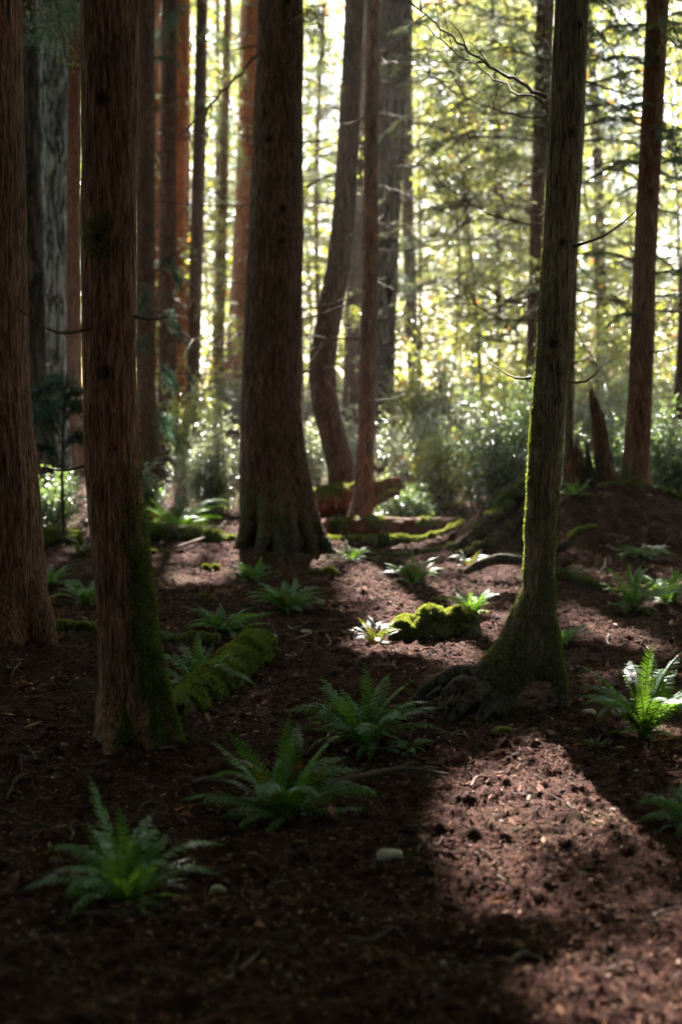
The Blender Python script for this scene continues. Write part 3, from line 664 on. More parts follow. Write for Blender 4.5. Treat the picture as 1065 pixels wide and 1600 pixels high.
# --- canopy sprays added out of view to shade the ground, parented to trees
def canopy(n=12500):
    r = rng(99); T = np.array([(a, b) for a, b, c, d, e in TREEINFO]); x0 = r.uniform(-6.5, 6.5, n); y0 = r.uniform(-1.5, 17.3, n); ti = r.integers(0, len(T), n * 12).reshape(n, 12)
    x0 = x0 * (0.55 + .45 * np.clip(y0, 0, 16) / 16)
    dist = T[ti, 1] - y0[:, None] + r.uniform(-2.2, 2.2, ti.shape); h = dist * TS; xx = x0[:, None] + SDX / SDY * dist; yy = y0[:, None] + dist
    tops = np.array([e for a, b, c, d, e in TREEINFO])[ti]
    ok = (dist > 0) & (np.abs(xx - T[ti, 0]) < 3.6) & (h > np.maximum(4.6, 1.5 + .30 * yy + 1.3)) & (h < tops)
    k = ok.argmax(1); has = ok.any(1); a = np.arange(n)
    P = np.stack([xx[a, k], yy[a, k], h[a, k]], -1); tt = ti[a, k]; has &= ~cull(P, r); print('canopy', has.sum(), 'of', n)
    for t in range(len(T)):
        m = has & (tt == t)
        if m.sum() < 6: continue
        rt = TREEINFO[t][3]; p = P[m]; d = p - np.array([T[t, 0], T[t, 1], 0]); d[:, 2] = -.25 * np.linalg.norm(d[:, :2], axis=1); g = Geo()
        g.add(*sprays(p, d + r.normal(0, .6, d.shape), r, 11, .24, .10, .6, cullq=True)); obj('shade_foliage', g.mesh('shade_foliage', False), M['needle'], rt)
canopy()
# --- blurred background trees with low crowns
bgt = [(650, 30, 'mossbark', 18), (745, 44, 'mossbark', 12), (940, 38, 'brown', 16), (780, 36, 'mossbark', 9), (470, 46, 'brown', 12), (505, 38, 'mossbark', 8),
       (205, 36, 'mossbark', 14), (335, 46, 'brown', 12), (890, 42, 'mossbark', 10), (60, 36, 'brown', 14), (1130, 40, 'brown', 14), (1060, 34, 'mossbark', 10), (420, 60, 'brown', 12), (830, 58, 'brown', 12)]
for k, (px, Y, mt, w) in enumerate(bgt):
    r = rng(300 + k); p = at_d(px, 700, Y); x = p[0]; z = float(hbase(x, Y)); rad = w / 2 * Y / FPX; tp = r.uniform(15, 21)
    t = thing('background_tree', 'blurred conifer among the many in the bright background behind the named trunks', 'tree', (x, Y, z), 'blurred conifers in the sunlit background')
    P = np.array([[x, Y, z - .3], [x + r.normal(0, .2), Y, z + 5], [x + r.normal(0, .5), Y, tp]]); P, R = smooth_path(P, 30, [rad * 1.15, rad, .04])
    g = Geo(); g.add(*tube(P, R, 14, False)); obj('trunk', g.mesh('trunk', True, True), M[mt], t)
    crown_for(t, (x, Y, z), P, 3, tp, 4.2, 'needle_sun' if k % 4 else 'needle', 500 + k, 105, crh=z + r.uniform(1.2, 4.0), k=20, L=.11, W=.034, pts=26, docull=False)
# --- saplings filling the bright gap between the trunks
sap = [(655, 27, 8, .7), (700, 31, 9, 1), (760, 26, 7, .8), (800, 33, 9, 1), (930, 27, 7, .8), (960, 33, 9, 1), (1050, 25, 7, .8), (480, 33, 9, .8), (500, 28, 6, .5), (330, 36, 9, .8), (640, 38, 10, 1), (720, 40, 10, 1), (340, 29, 6, .5), (870, 30, 8, 1), (1000, 38, 10, 1), (200, 32, 8, .7), (120, 34, 8, .7)]
for k, (px, Y, hh, sc) in enumerate(sap):
    r = rng(700 + k); x = at_d(px, 700, Y)[0]; z = float(hbase(x, Y))
    t = thing('sapling', 'slender leafy young tree in the bright gaps between the trunks', 'tree', (x, Y, z), 'leafy saplings in the sunlit background')
    P = smooth_path(np.array([[x, Y, z - .1], [x + r.normal(0, .3), Y, z + hh * .5], [x + r.normal(0, .7), Y + r.normal(0, .5), z + hh]]), 20)
    g = Geo(); g.add(*tube(P, np.linspace(.032, .010, 20), 8, False)); obj('trunk', g.mesh('trunk', True, True), M['mossbark'], t)
    C, D = [], []; gb = Geo()
    for i in range(int(34 * sc)):
        j = r.integers(4, 20); th = r.uniform(0, 6.28); l = r.uniform(.6, 2.2) * sc * (1.2 - j / 28); d = np.array([math.cos(th), math.sin(th), r.uniform(.0, .4)])
        q = smooth_path(np.array([P[j], P[j] + d * l * .5, P[j] + d * l + [0, 0, -.25 * l]]), 8); gadd(gb, tube(q, np.linspace(.012, .004, 8), 4))
        tt = r.integers(2, 8, 16); C.append(q[tt] + r.normal(0, .10 * l, (16, 3))); D.append(np.tile(d, (16, 1)) + r.normal(0, .5, (16, 3)))
    C = np.concatenate(C); D = np.concatenate(D); kk = ~cull(C, r, False) & (fbm(C * np.array([.6, .3, .8]), 3, 62) > .38); C, D = C[kk], D[kk]; n = len(C); C = np.repeat(C, 5, 0) + r.normal(0, .12, (n * 5, 3)); D = np.repeat(D, 5, 0) + r.normal(0, .6, (n * 5, 3)); n *= 5
    U = nrm(np.stack([r.normal(0, .5, n), r.normal(0, .5, n), np.ones(n)], -1)); g = Geo(); g.add(*leaves(C, D, U, r.uniform(.06, .13, n), r.uniform(.04, .08, n)))
    crownobj('crown', g, gb, 'broad_sun', t)
# --- the unseen wood beside, behind and over the viewpoint, added to cut sky light
def around():
    r = rng(45); g = Geo(); n = 52000; a = r.uniform(math.radians(150), math.radians(390), n); R = r.uniform(15, 23, n); x = R * np.cos(a); y = R * np.sin(a) * 1.0 + 2; z = hbase(x, y) + 17 * r.random(n) ** .9
    q = np.stack([x, y, z], -1); k = (np.abs(x) > .26 * np.abs(y) + 7) | (y < -6); q = q[k]; m = len(q); U = nrm(r.normal(0, .6, (m, 3)) + [0, 0, 1]); g.add(*diamonds(q, r.normal(size=(m, 3)), U, r.uniform(.5, .9, m), r.uniform(.25, .5, m)))
    n = 52000; x = r.uniform(-15, 15, n); y = r.uniform(-16, 12, n); z = r.uniform(14.5, 18, n); q = np.stack([x, y, z], -1); q = q[~cull(q, r) & (y < z / TS)]; m = len(q); g.add(*diamonds(q, r.normal(size=(m, 3)) * [1, 1, .3], nrm(r.normal(0, .4, (m, 3)) + [0, 0, 1]), r.uniform(.4, .8, m), r.uniform(.2, .4, m)))
    n = 60000; y = r.uniform(3, 50, n); sg = r.choice([-1, 1], n); x = sg * (.27 * y + 2.6 + 7 * r.random(n) ** 1.3); z = hbase(x, y) + 16 * r.random(n); q = np.stack([x, y, z], -1); q = q[~cull(q, r, False)]; m = len(q)
    g.add(*diamonds(q, r.normal(size=(m, 3)), nrm(r.normal(0, .6, (m, 3)) + [0, 0, 1]), r.uniform(.35, .6, m), r.uniform(.15, .3, m)))
    tag(obj('sky_shading_woodland', g.mesh('sky_shading_woodland', False), M['needle']), kind='stuff')
around()
# --- the far wood reads as one mass
r = rng(44); n = 85000
y = r.uniform(52, 80, n); x = r.uniform(-1, 1, n) * (.29 * y + 6); z = hbase(x, y) + 21 * r.random(n) ** 1.15
q = np.stack([x, y, z], -1); kp = fbm(q * np.array([.28, .2, .22]), 3, 9) > .45; q = q[kp]; n = len(q)
D = r.normal(size=(n, 3)); U = nrm(r.normal(0, .6, (n, 3)) + [0, 0, 1]); g = Geo(); g.add(*diamonds(q, D, U, r.uniform(.25, .6, n), r.uniform(.15, .35, n)))
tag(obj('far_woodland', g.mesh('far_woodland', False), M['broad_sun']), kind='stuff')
print('background', time.time() - T0)

# ------------------------------------------------------------------ ferns
def frond(base, az, L, e0, bend, r, wid=.13, npin=30, curl=0):
    s = np.linspace(0, 1, 40); e = e0 - bend * s ** 1.25; azs = az + curl * s
    t = np.stack([np.cos(e) * np.cos(azs), np.cos(e) * np.sin(azs), np.sin(e)], -1)
    p = base + np.concatenate([[[0, 0, 0]], np.cumsum((t[1:] + t[:-1]) / 2 * (L / 39), axis=0)])
    lat = nrm(np.cross(t, np.stack([-np.cos(azs) * np.sin(e), -np.sin(azs) * np.sin(e), np.cos(e)], -1)))
    tw = r.normal(0, .25); nn = np.cross(lat, t); lat2 = lat * math.cos(tw) + nn * math.sin(tw); nn = np.cross(lat2, t); lat = lat2
    g = Geo(); rr = .0035 * (L / .5) ** .5; gadd(g, tube(p, np.linspace(rr, rr * .3, 40), 5))
    si = np.linspace(.13, .985, npin) ** .92; V = []
    for side in (-1, 1):
        ss_ = np.clip(si + r.normal(0, .003, npin), 0, 1)
        P = np.stack([np.interp(ss_, s, p[:, c]) for c in range(3)], -1); T = nrm(np.stack([np.interp(ss_, s, t[:, c]) for c in range(3)], -1))
        A = nrm(np.stack([np.interp(ss_, s, lat[:, c]) for c in range(3)], -1)); N = nrm(np.cross(A, T)); N = N * np.sign(N[:, 2:3] + 1e-6)
        x = (ss_ - .1) / .9; prof = np.clip((x + .12) ** .38 * (1 - x ** 1.9) ** .8, .06, 1)
        l = 1.25 * wid * L * prof * r.uniform(.86, 1.1, npin)
        sp = L * .86 / npin; w = np.minimum(sp * .80, l * .40)
        ang = .22 + .45 * x; d = nrm(A * side * np.cos(ang)[:, None] + T * np.sin(ang)[:, None] - N * r.uniform(.02, .35, (npin, 1)))
        cr_ = nrm(np.cross(d, N)); st = np.array([0, .22, .5, .78, 1.0]); wd = np.array([.55, 1, .80, .42, .03])
        for k in range(5):
            c = P + d * (l * st[k])[:, None] - N * (l * .16 * st[k] ** 2)[:, None] + T * (l * .08 * st[k] ** 2)[:, None]
            V.append(np.stack([c + cr_ * (w * wd[k] / 2)[:, None], c - cr_ * (w * wd[k] / 2)[:, None]], 1))
    V = np.array(V).reshape(2, 5, npin, 2, 3).transpose(0, 2, 1, 3, 4).reshape(-1, 3)
    b = np.arange(2 * npin)[:, None, None] * 10 + np.arange(4)[None, :, None] * 2 + np.array([0, 1, 3, 2])[None, None]
    g.add(V, b.reshape(-1, 4)); return g
def fern(label, px, py, half, hgt, n, seed, mat='fern', group=None, spec=None, flat=0, wid=.15, az=None, base=None):
    b = at(px, py) if base is None else base; b = np.array([b[0], b[1], gz(b[0], b[1]) - .01]); r = rng(seed); sc = b[1] / FPX; R = half * sc; Hh = hgt * sc
    t = thing('fern', label, 'fern', b, group)
    fr = []
    if spec:
        for (azd, Ls, ed, bd) in spec: fr.append((math.radians(azd), Ls * R, math.radians(ed), math.radians(bd)))
    a0 = r.uniform(0, 6.28); n = int(n * 2.3); R *= 1.02; Hh *= 1.08
    for k in range(n):
        a_ = a0 + k * 2.39996 if az is None else math.radians(r.uniform(*az)); u = r.random()
        e0 = math.radians(r.uniform(52, 80) - flat) if u < .7 else math.radians(r.uniform(28, 50) - flat)
        L = (max(R, Hh) * r.uniform(.82, 1.22)) if u < .7 else R * r.uniform(.8, 1.2); fr.append((a_, L, e0, math.radians(r.uniform(45, 115))))
    for (a_, L, e0, bd) in fr:
        ro = r.uniform(0, .03) * (R / .3); bb = b + np.array([math.cos(a_) * ro, math.sin(a_) * ro, 0])
        g = frond(bb, a_, L, e0, bd, r, wid * r.uniform(.8, 1.1), int(np.clip(L * 54, 15, 27)), r.normal(0, .45))
        obj('frond', g.mesh('frond', False), M[mat if r.random() > .07 else 'fern_yellow'], t)
    for q in range(2 if b[1] < 9 else 0):
        a_ = r.uniform(0, 6.28); obj('dead_frond', frond(b + [0, 0, .015], a_, R * r.uniform(.6, .95), .35, .75, r, wid * .7, 20, r.normal(0, .5)).mesh('dead_frond', False), M['fern_dead'], t)
    return t
fern('sword fern in the bottom left corner area, one frond shooting straight up', 200, 1412, 98, 172, 15, 1, spec=[(150, 2.25, 84, 28), (30, 1.5, 66, 30), (160, 1.6, 70, 35), (60, 1.5, 62, 40), (95, 1.7, 80, 40), (20, 1.35, 55, 50), (130, 1.4, 72, 30), (170, 1.25, 60, 60), (270, .8, 30, 70), (300, .9, 30, 70)])
fern('wide spreading sword fern between the bottom left fern and the fern above it', 440, 1285, 130, 150, 11, 2, spec=[(178, 1.3, 35, 60), (150, 1.3, 65, 40), (80, 1.25, 82, 30), (60, 1.25, 75, 50), (10, 1.2, 38, 50), (0, 1.0, 15, 20), (275, .7, 20, 60), (195, .8, 10, 20)])
fern('sword fern left of the stilt roots with one long frond arching right', 568, 1172, 92, 120, 16, 3, spec=[(5, 1.5, 45, 75), (50, 1.4, 70, 40), (75, 1.5, 78, 30), (110, 1.2, 75, 40), (150, 1.1, 60, 60), (180, 1.1, 45, 60), (310, 1.0, 20, 40)])
fern('brilliant sunlit sword fern at the right edge', 1005, 1158, 72, 140, 15, 4, spec=[(60, 2.1, 72, 40), (30, 1.9, 62, 40), (80, 2.2, 80, 30), (110, 1.8, 75, 30), (150, 1.4, 60, 60), (45, 2.0, 70, 60)], wid=.15)
fern('fern leaving the frame at the lower right edge, below the brilliant sunlit one', 1085, 1292, 85, 90, 13, 5, spec=[(150, 1.1, 50, 70), (175, 1.1, 30, 60), (195, .9, 20, 50)])
fern('fern growing in the angle between the left foreground trunk and the mossy log', 308, 1078, 62, 95, 10, 6, spec=[(80, 1.6, 80, 20), (60, 1.5, 70, 40), (150, 1.5, 60, 50)])
fern('fern at the far end of the mossy log, its long fronds leaning both ways', 352, 992, 66, 62, 12, 7, spec=[(160, 1.2, 50, 40), (20, 1.3, 40, 40), (0, 1.2, 30, 40)])
fern('full round fern right of the mossy log end, in front of the buttress roots', 447, 958, 62, 66, 18, 8)
fern('fern just behind the full round one, below the stout dark trunk', 393, 908, 44, 52, 14, 9)
fern('small dark fern by the small mossy stump at the foot of the stout trunk', 548, 880, 30, 36, 10, 10)
fern('upright light green fern standing on open ground left of the curved root', 645, 915, 44, 56, 15, 11, spec=[(80, 1.3, 80, 20), (150, 1.1, 60, 30)])
fern('little yellow green plant at the left end of the curved root', 733, 892, 22, 40, 8, 12, mat='fern_yellow')
fern('fern rising from the right side of the mossy boulder, fronds rimmed white', 738, 962, 38, 54, 13, 13, spec=[(130, 1.4, 65, 40), (150, 1.3, 50, 50)])
fern('small yellowish fern just left of the mossy boulder', 586, 1006, 36, 50, 11, 14, mat='fern_yellow')
fern('upright fern at the right, left one of the two in front of the soil mound', 988, 962, 42, 84, 13, 15, spec=[(100, 1.9, 84, 10)])
fern('fern touching the right edge in front of the soil mound', 1042, 950, 40, 72, 14, 16)
fern('low spreading pale fern on the face of the soil mound', 1005, 868, 48, 26, 12, 17, flat=22, wid=.2)
fern('fern half hidden behind the foot of the leaning mossy trunk', 876, 1008, 36, 50, 10, 18)
fern('fern at the foot of the broken snags on top of the soil mound', 898, 782, 34, 34, 12, 19)
fern('small fern beside the left edge trunk at mid height', 80, 925, 28, 50, 9, 20)
fern('fern peeping out left of the left foreground trunk', 132, 948, 34, 62, 10, 21)
fern('tiny fern sprig above the two small ones left of the foreground trunk', 126, 872, 20, 34, 7, 22, mat='fern_yellow')
fern('large arching backlit fern behind the rotten log left of the stout trunk', 275, 834, 78, 74, 10, 23, spec=[(10, 1.3, 68, 95), (15, 1.5, 75, 105), (20, 1.1, 50, 70), (0, 1.0, 30, 50)], wid=.16)
fern('green fern tucked beside the foreground trunk left of the arching one', 228, 806, 40, 60, 8, 24)
fern('sprawling low fern under the fern left of the stilt rooted trunk', 640, 1180, 40, 22, 6, 25, flat=20)
fern('small dark fern in the shade behind the right edge fern', 930, 1165, 20, 26, 6, 26, flat=10)
print('ferns', time.time() - T0)

# ------------------------------------------------------------------ logs, roots, boulders
def lump(name, label, cat, chains, mat, vox, moss, amp, nf, fl, seed, group=None, Y=None, fuzzmask=None, blen=.014):
    g = Geo()
    for P, R in chains:
        p_, r_ = smooth_path(np.array(P), 30, np.array(R)); p_[:, 2] = np.maximum(p_[:, 2], hbase(p_[:, 0], p_[:, 1]) + .25 * r_); gadd(g, tube(p_, r_, 20))
    v, f = remesh(g, vox, 2); n = vnormals(v, f); c = np.mean([np.mean(P, axis=0) for P, R in chains], axis=0)
    v = v + n * ((fbm(v * 9, 3, seed) - .5) * amp * 4.0 + (fbm(v * np.array([28, 28, 28]), 3, seed + 1) - .5) * amp * 1.8)[:, None]
    mv = np.clip(moss * ss(-.45, .55, n[:, 2]) * (.15 + 1.3 * ss(.32, .62, fbm(v * 5, 3, seed + 2))), 0, 1)
    base = np.array([c[0], c[1], gz(c[0], c[1])]); t = thing(name, label, cat, base, group)
    g = Geo(); g.add(v, f, moss=mv); body = 'wood' if mat != 'stoneb' else 'rock'
    obj(body, g.mesh(body, True, True), M['log' if mat == 'stoneb' else mat], t)
    if nf:
        r = rng(seed + 3); fp, fn = sample(v, f, nf, r, lambda cc, nn: (np.clip(nn[:, 2] + .35, 0, 1)) * (fbm(cc * 5, 3, seed + 2) > fl) * (.15 + (vnoise(cc * 26, seed + 8) > .5)) * (cc[:, 2] > hbase(cc[:, 0], cc[:, 1]) - .01))
        gm = Geo()
        if len(fp): gm.add(*blades(fp, fn, r, blen, blen * .3)); obj('moss', gm.mesh('moss', False), M['moss'], t)
    return t
def chainpx(L, Y=None):
    P, R = [], []
    for e in L:
        px, py, w, yy = e; P.append(at_d(px, py, yy)); R.append(w / 2 * yy / FPX)
    return P, R
lump('mossy_log', 'fallen log thick with green moss running from the left foreground trunk', 'log', [chainpx([(262, 1128, 56, 6.7), (300, 1100, 60, 7.1), (345, 1062, 60, 7.7), (388, 1026, 58, 8.3), (408, 1008, 52, 8.55)])], 'log', .010, 1.1, .020, 70000, .36, 50, blen=.022)
lump('rotten_log', 'low dark log lying between the left edge trunk and the foreground trunk', 'log', [chainpx([(70, 1012, 30, 9.0), (120, 1010, 34, 9.0), (200, 1012, 34, 9.0), (300, 1015, 34, 9.0), (345, 1018, 26, 9.0)])], 'log', .015, 1.0, .015, 9000, .45, 51)
lump('rotten_log', 'dark crumbling log in front of the arching backlit fern', 'log', [chainpx([(205, 828, 26, 16.2), (260, 834, 30, 16.0), (320, 838, 28, 15.7), (362, 846, 16, 15.4)])], 'log', .02, 1.1, .02, 8000, .40, 52, blen=.02)
lump('mossy_log', 'long straight sunlit log of red wood lying at the foot of the slim young trunk', 'log', [chainpx([(498, 826, 30, 16.6), (580, 823, 32, 16.6), (650, 824, 30, 16.6), (722, 820, 24, 16.6)])], 'rot', .02, .62, .015, 8000, .50, 53, blen=.022)
lump('mossy_log', 'short mossy sunlit log lying in front of the long straight one', 'log', [chainpx([(505, 848, 20, 15.7), (560, 852, 26, 15.5), (600, 848, 30, 15.4), (650, 852, 24, 15.4), (728, 850, 18, 15.4)])], 'log', .018, 1.3, .02, 16000, .30, 54, blen=.022)
lump('mossy_log', 'thin mossy pole on the ground nearest the camera of the sunlit logs', 'log', [chainpx([(560, 868, 8, 14.6), (620, 870, 10, 14.5), (690, 868, 8, 14.5)])], 'rot', .015, 1.2, .01, 3000, .35, 60, blen=.018)
lump('rotten_log', 'raised red rotten log with a mossy back behind the bowed trunk', 'log', [chainpx([(484, 786, 44, 18.0), (540, 776, 42, 18.0), (590, 764, 30, 18.0), (628, 754, 16, 18.0)]), chainpx([(545, 800, 24, 17.8), (590, 782, 18, 17.8), (624, 766, 9, 17.8)])], 'rot', .025, .6, .025, 7000, .45, 55, blen=.022)
lump('root_mass', 'heap of mossy roots sloping up to the left flank of the soil mound', 'roots', [chainpx([(705, 862, 14, 14.2), (745, 838, 26, 14.3), (790, 806, 30, 14.6), (830, 790, 28, 14.8)]), chainpx([(720, 866, 10, 13.9), (770, 852, 20, 14), (815, 842, 26, 14.2), (850, 828, 30, 14.4)]), chainpx([(735, 862, 7, 13.8), (775, 832, 12, 14.1), (810, 818, 16, 14.3), (840, 800, 20, 14.5)]), chainpx([(690, 858, 8, 14), (720, 846, 12, 14.1), (760, 818, 14, 14.1), (800, 788, 14, 14.3)])], 'log', .02, .6, .03, 12000, .45, 56, blen=.02)
lump('curved_root', 'bare grey root arching over the ground left of the leaning mossy trunk', 'root', [chainpx([(724, 896, 8, 12.5), (742, 886, 16, 12.5), (775, 874, 18, 12.4), (812, 876, 17, 12.3), (850, 890, 17, 12.1), (875, 900, 16, 12.0)])], 'log', .012, .25, .006, 0, 1, 57)
lump('mossy_branch', 'mossy branch on the ground right of the leaning trunk, tapering to the right', 'branch', [chainpx([(868, 896, 18, 11.9), (905, 908, 18, 11.8), (940, 918, 13, 11.7), (968, 926, 6, 11.6)])], 'log', .012, .9, .008, 5000, .4, 58)
lump('mossy_branch', 'short crooked mossy branch leaning on the dark slope of the soil mound', 'branch', [chainpx([(866, 858, 12, 13.4), (885, 850, 15, 13.4), (900, 832, 12, 13.5), (930, 822, 6, 13.6)])], 'log', .012, .9, .008, 3000, .4, 59)
lump('mossy_log', 'mossy pole lying along the top of the soil mound at the right edge', 'log', [chainpx([(930, 796, 14, 14.8), (1000, 798, 18, 14.8), (1075, 808, 16, 14.8)])], 'log', .018, 1.0, .012, 6000, .4, 61)
# mossy boulder, stump and clods
def blob(name, label, cat, px, py, w, h, seed, mat='log', moss=1.2, nf=20000, dep=.8, vox=.014, blen=.016, parts=3):
    b = at(px, py); s = b[1] / FPX; r = rng(seed); ch = []
    for k in range(parts):
        o = (k - (parts - 1) / 2) / max(parts, 1) * w * s * .75; hh = h * s * r.uniform(.5, 1.0)
        c = b + np.array([o, r.normal(0, .04 * w * s) + .2 * w * s, hh * .35]); rad = w * s * .28
        n_ = 9; a = np.linspace(-1, 1, n_); P = [c + np.array([0, q * w * s * .28 * dep, 0]) for q in a]; R = [max(.01, min(rad, hh * .75) * math.sqrt(max(0.02, 1 - q * q))) for q in a]; ch.append((P, R))
    return lump(name, label, cat, ch, mat, vox, moss, h * s * .12, nf, .30, seed, blen=blen)
blob('mossy_boulder', 'rounded boulder wrapped in thick green moss in the centre right clearing', 'boulder', 678, 1002, 148, 50, 70, 'stoneb', moss=1.0, nf=60000, parts=5, blen=.022)
blob('mossy_stump', 'small dark mossy stump in front of the buttress roots', 'stump', 502, 908, 46, 28, 71, nf=6000, parts=2, vox=.012)
blob('stump', 'small broken reddish stump behind the fern at the log end', 'stump', 322, 942, 36, 20, 72, 'rot', .15, 300, parts=2, vox=.012)
blob('moss_clump', 'little moss cushion on the ground left of the stout trunk', 'moss', 328, 892, 40, 12, 73, nf=5000, parts=2, vox=.012)
blob('moss_clump', 'little tuft of moss on a root below the stilt rooted trunk', 'moss', 788, 1156, 34, 20, 74, nf=5000, parts=2, vox=.008, moss=.9)
blob('moss_clump', 'bright moss cushion behind the buttress roots beside the raised red log', 'moss', 500, 812, 44, 26, 75, nf=8000, parts=2, vox=.018, moss=1.5, blen=.022)
blob('mossy_stump', 'dark mossy hump at mid left between the two left trunks', 'stump', 92, 858, 70, 44, 76, nf=7000, parts=3, vox=.02, blen=.02)
blob('moss_clump', 'low mossy hump in front of the left end of the rotten log', 'moss', 250, 868, 60, 10, 77, nf=4000, parts=2, vox=.015, moss=.7)

# broken snags on the mound
def snag(label, pts, Y, seed, mat='rot'):
    C = [at_d(px, py, Y) for px, py, w in pts][::-1]; R = [w / 2 * Y / FPX for px, py, w in pts][::-1]
    b = np.array([C[0][0], C[0][1], gz(C[0][0], C[0][1])]); C.insert(0, C[0] - [0, 0, .3]); R.insert(0, R[0])
    p, rr = smooth_path(np.array(C), 50, R); seg = 40; a = np.linspace(0, 6.283, seg, endpoint=False); v, f = tube(p, rr, seg, False)
    top = v[:, 2].max(); k = ss(top - .5, top, v[:, 2]); n = nrm((v - np.repeat(p, seg, 0)))
    j = h01(np.tile(np.arange(seg) // 3, 50), 0, 0, seed); v[:, 2] -= k * j * .35
    v = bark_disp(v, n, 'cedar', .03, seed); g = Geo(); g.add(v, f, moss=.35 * (1 - ss(b[2], b[2] + .5, v[:, 2]))); t = thing('broken_snag', label, 'snag', b); obj('wood', g.mesh('wood', True, True), M[mat], t)
snag('tall splintered red brown snag leaning left beside the far right trunk', [(925, 588, 6), (932, 640, 17), (940, 700, 22), (950, 790, 36)], 15.4, 81)
snag('short dark snag with a jagged top left of the tall splintered one', [(894, 668, 14), (898, 710, 24), (905, 800, 36)], 15.3, 82)
snag('thin broken stake leaning between the two larger snags', [(918, 690, 5), (924, 730, 12), (930, 795, 20)], 15.2, 83, 'log')
snag('stub of red wood right against the tall splintered snag', [(962, 735, 8), (964, 765, 16), (966, 800, 22)], 15.2, 84)

# sticks and stones
def stick(label, pts, wpx, seed, mat='twig', side=2, lift=.012, group=None, name='stick'):
    P = []; r = rng(seed)
    for px, py in pts: p = at(px, py); p[2] = gz(p[0], p[1]) + lift; P.append(p)
    P = smooth_path(np.array(P), 24); P[:, 2] += r.normal(0, .002, 24); w = wpx * P[0][1] / FPX / 2; g = Geo(); gadd(g, tube(P, w * np.interp(np.linspace(0, 1, 24), [0, .5, 1], [1, .9, .35]) * (1 + r.normal(0, .06, 24)), 8))
    for k in range(side):
        i = r.integers(5, 20); d = nrm(np.array([r.normal(), r.normal(), .25])); q = np.array([P[i], P[i] + d * .08, P[i] + d * .16 * r.uniform(.6, 1.3) + [0, 0, -.01]]); gadd(g, tube(smooth_path(q, 6), np.linspace(w * .5, w * .15, 6), 5))
    o = obj(name, g.mesh(name), M[mat]); tag(o, label, 'stick', group)
stick('long knobbly fallen stick right of the wide spreading fern', [(505, 1240), (570, 1226), (625, 1214), (660, 1218), (700, 1232)], 11, 1, lift=.03)
stick('pale stick pointing up right near the bottom of the picture', [(352, 1545), (385, 1515), (420, 1484)], 6, 2, 'palewood', 0)
stick('thin stick lying under the bottom left fern', [(112, 1440), (190, 1450), (260, 1442), (330, 1446)], 6, 3)
stick('short stick at the bottom centre', [(545, 1487), (580, 1482), (612, 1473)], 10, 4, 'twig', 0)
stick('forked twig at the left edge under the left trunks', [(10, 1252), (35, 1232), (56, 1222)], 5, 5)
stick('bent twig left of the foreground trunk foot', [(44, 1180), (58, 1195), (70, 1216)], 4, 6)
stick('pale forked twig on the sunlit soil at the lower right edge', [(1018, 1450), (1024, 1436), (1034, 1425)], 5, 7, 'palewood', 1)
stick('curling thin root on the ground right of the mossy log end', [(420, 1000), (455, 1003), (480, 998), (488, 988)], 3, 8, 'palewood', 0)
stick('low ridge of root at the bottom right of the wide fern', [(300, 1240), (340, 1228), (380, 1236)], 7, 9)
stick('branch lying in front of the rotten log by the arching fern', [(268, 868), (300, 858), (335, 838), (352, 822)], 5, 10, 'palewood', 3, .05)
stick('pale curved twig standing by the mossy hump at mid left', [(92, 822), (108, 838), (112, 858)], 4, 11, 'palewood', 1, .1)
stick('dark stick angling up left of the sunlit bush', [(238, 752), (262, 745), (285, 752)], 9, 12, 'twig', 2, .3)
stick('dark stick behind the right buttress root', [(478, 765), (490, 752), (506, 734)], 10, 13, 'twig', 0, .3)
stick('reddish bark strip lying near the bottom centre right', [(795, 1510), (822, 1504), (848, 1506)], 10, 14, 'palewood', 0)
stick('twig lying on the bright edge of the sunlit soil', [(735, 1235), (752, 1222), (768, 1222)], 5, 15, 'palewood', 0)
r = rng(31); stp = []
for k in range(74):
    px, py = r.uniform(20, 1050), r.uniform(960, 1580); stp.append((px, py))
for k in range(14): stp.append((r.uniform(880, 1050), r.uniform(805, 900)))
for k, (px, py) in enumerate(stp):
    l = r.uniform(12, 46); a = r.uniform(0, 3.14); dx, dy = math.cos(a) * l, math.sin(a) * l * .45; bx, by = r.normal(0, 5), r.normal(0, 3)
    stick('thin fallen twig among the many scattered over the dark forest floor', [(px, py), (px + dx * .5 + bx, py + dy * .5 + by), (px + dx, py + dy)], r.uniform(2, 5), 200 + k, 'palewood' if k % 3 == 0 else 'twig', k % 2, .008, 'twigs scattered on the forest floor', 'fallen_twig')
def stone(label, px, py, w, h, seed, group=None):
    b = at(px, py); s = b[1] / FPX; r = rng(seed)
    u = np.linspace(0, np.pi, 18); a = np.linspace(0, 2 * np.pi, 28, endpoint=False); UU, AA = np.meshgrid(u, a, indexing='ij')
    d = np.stack([np.sin(UU) * np.cos(AA), np.sin(UU) * np.sin(AA), np.cos(UU)], -1).reshape(-1, 3)
    rr = 1 + .5 * (fbm(d * 1.6 + seed, 3, seed) - .5); d2 = np.sign(d) * np.abs(d) ** .8
    v = d2 * rr[:, None] * np.array([w * s / 2, w * s * .4, h * s * .6]) + [b[0], b[1], gz(b[0], b[1]) + h * s * .02]
    i = np.arange(17)[:, None] * 28; j = np.arange(28)[None]; k = (j + 1) % 28; g = Geo(); g.add(v, np.stack([i + j, i + k, i + 28 + k, i + 28 + j], -1).reshape(-1, 4))
    o = obj('stone', g.mesh('stone'), M['stone']); tag(o, label, 'stone', group)
stone('flat pale stone on shaded soil at the lower centre, largest of the stones', 609, 1352, 42, 20, 1)
stone('small pale rounded stone right of the bottom left fern', 340, 1386, 25, 13, 2)
stone('pale stone near the curling thin root by the log end', 424, 1006, 18, 9, 3)
stone('pale flat stone left of the dark edge under the round fern', 478, 990, 17, 8, 4)
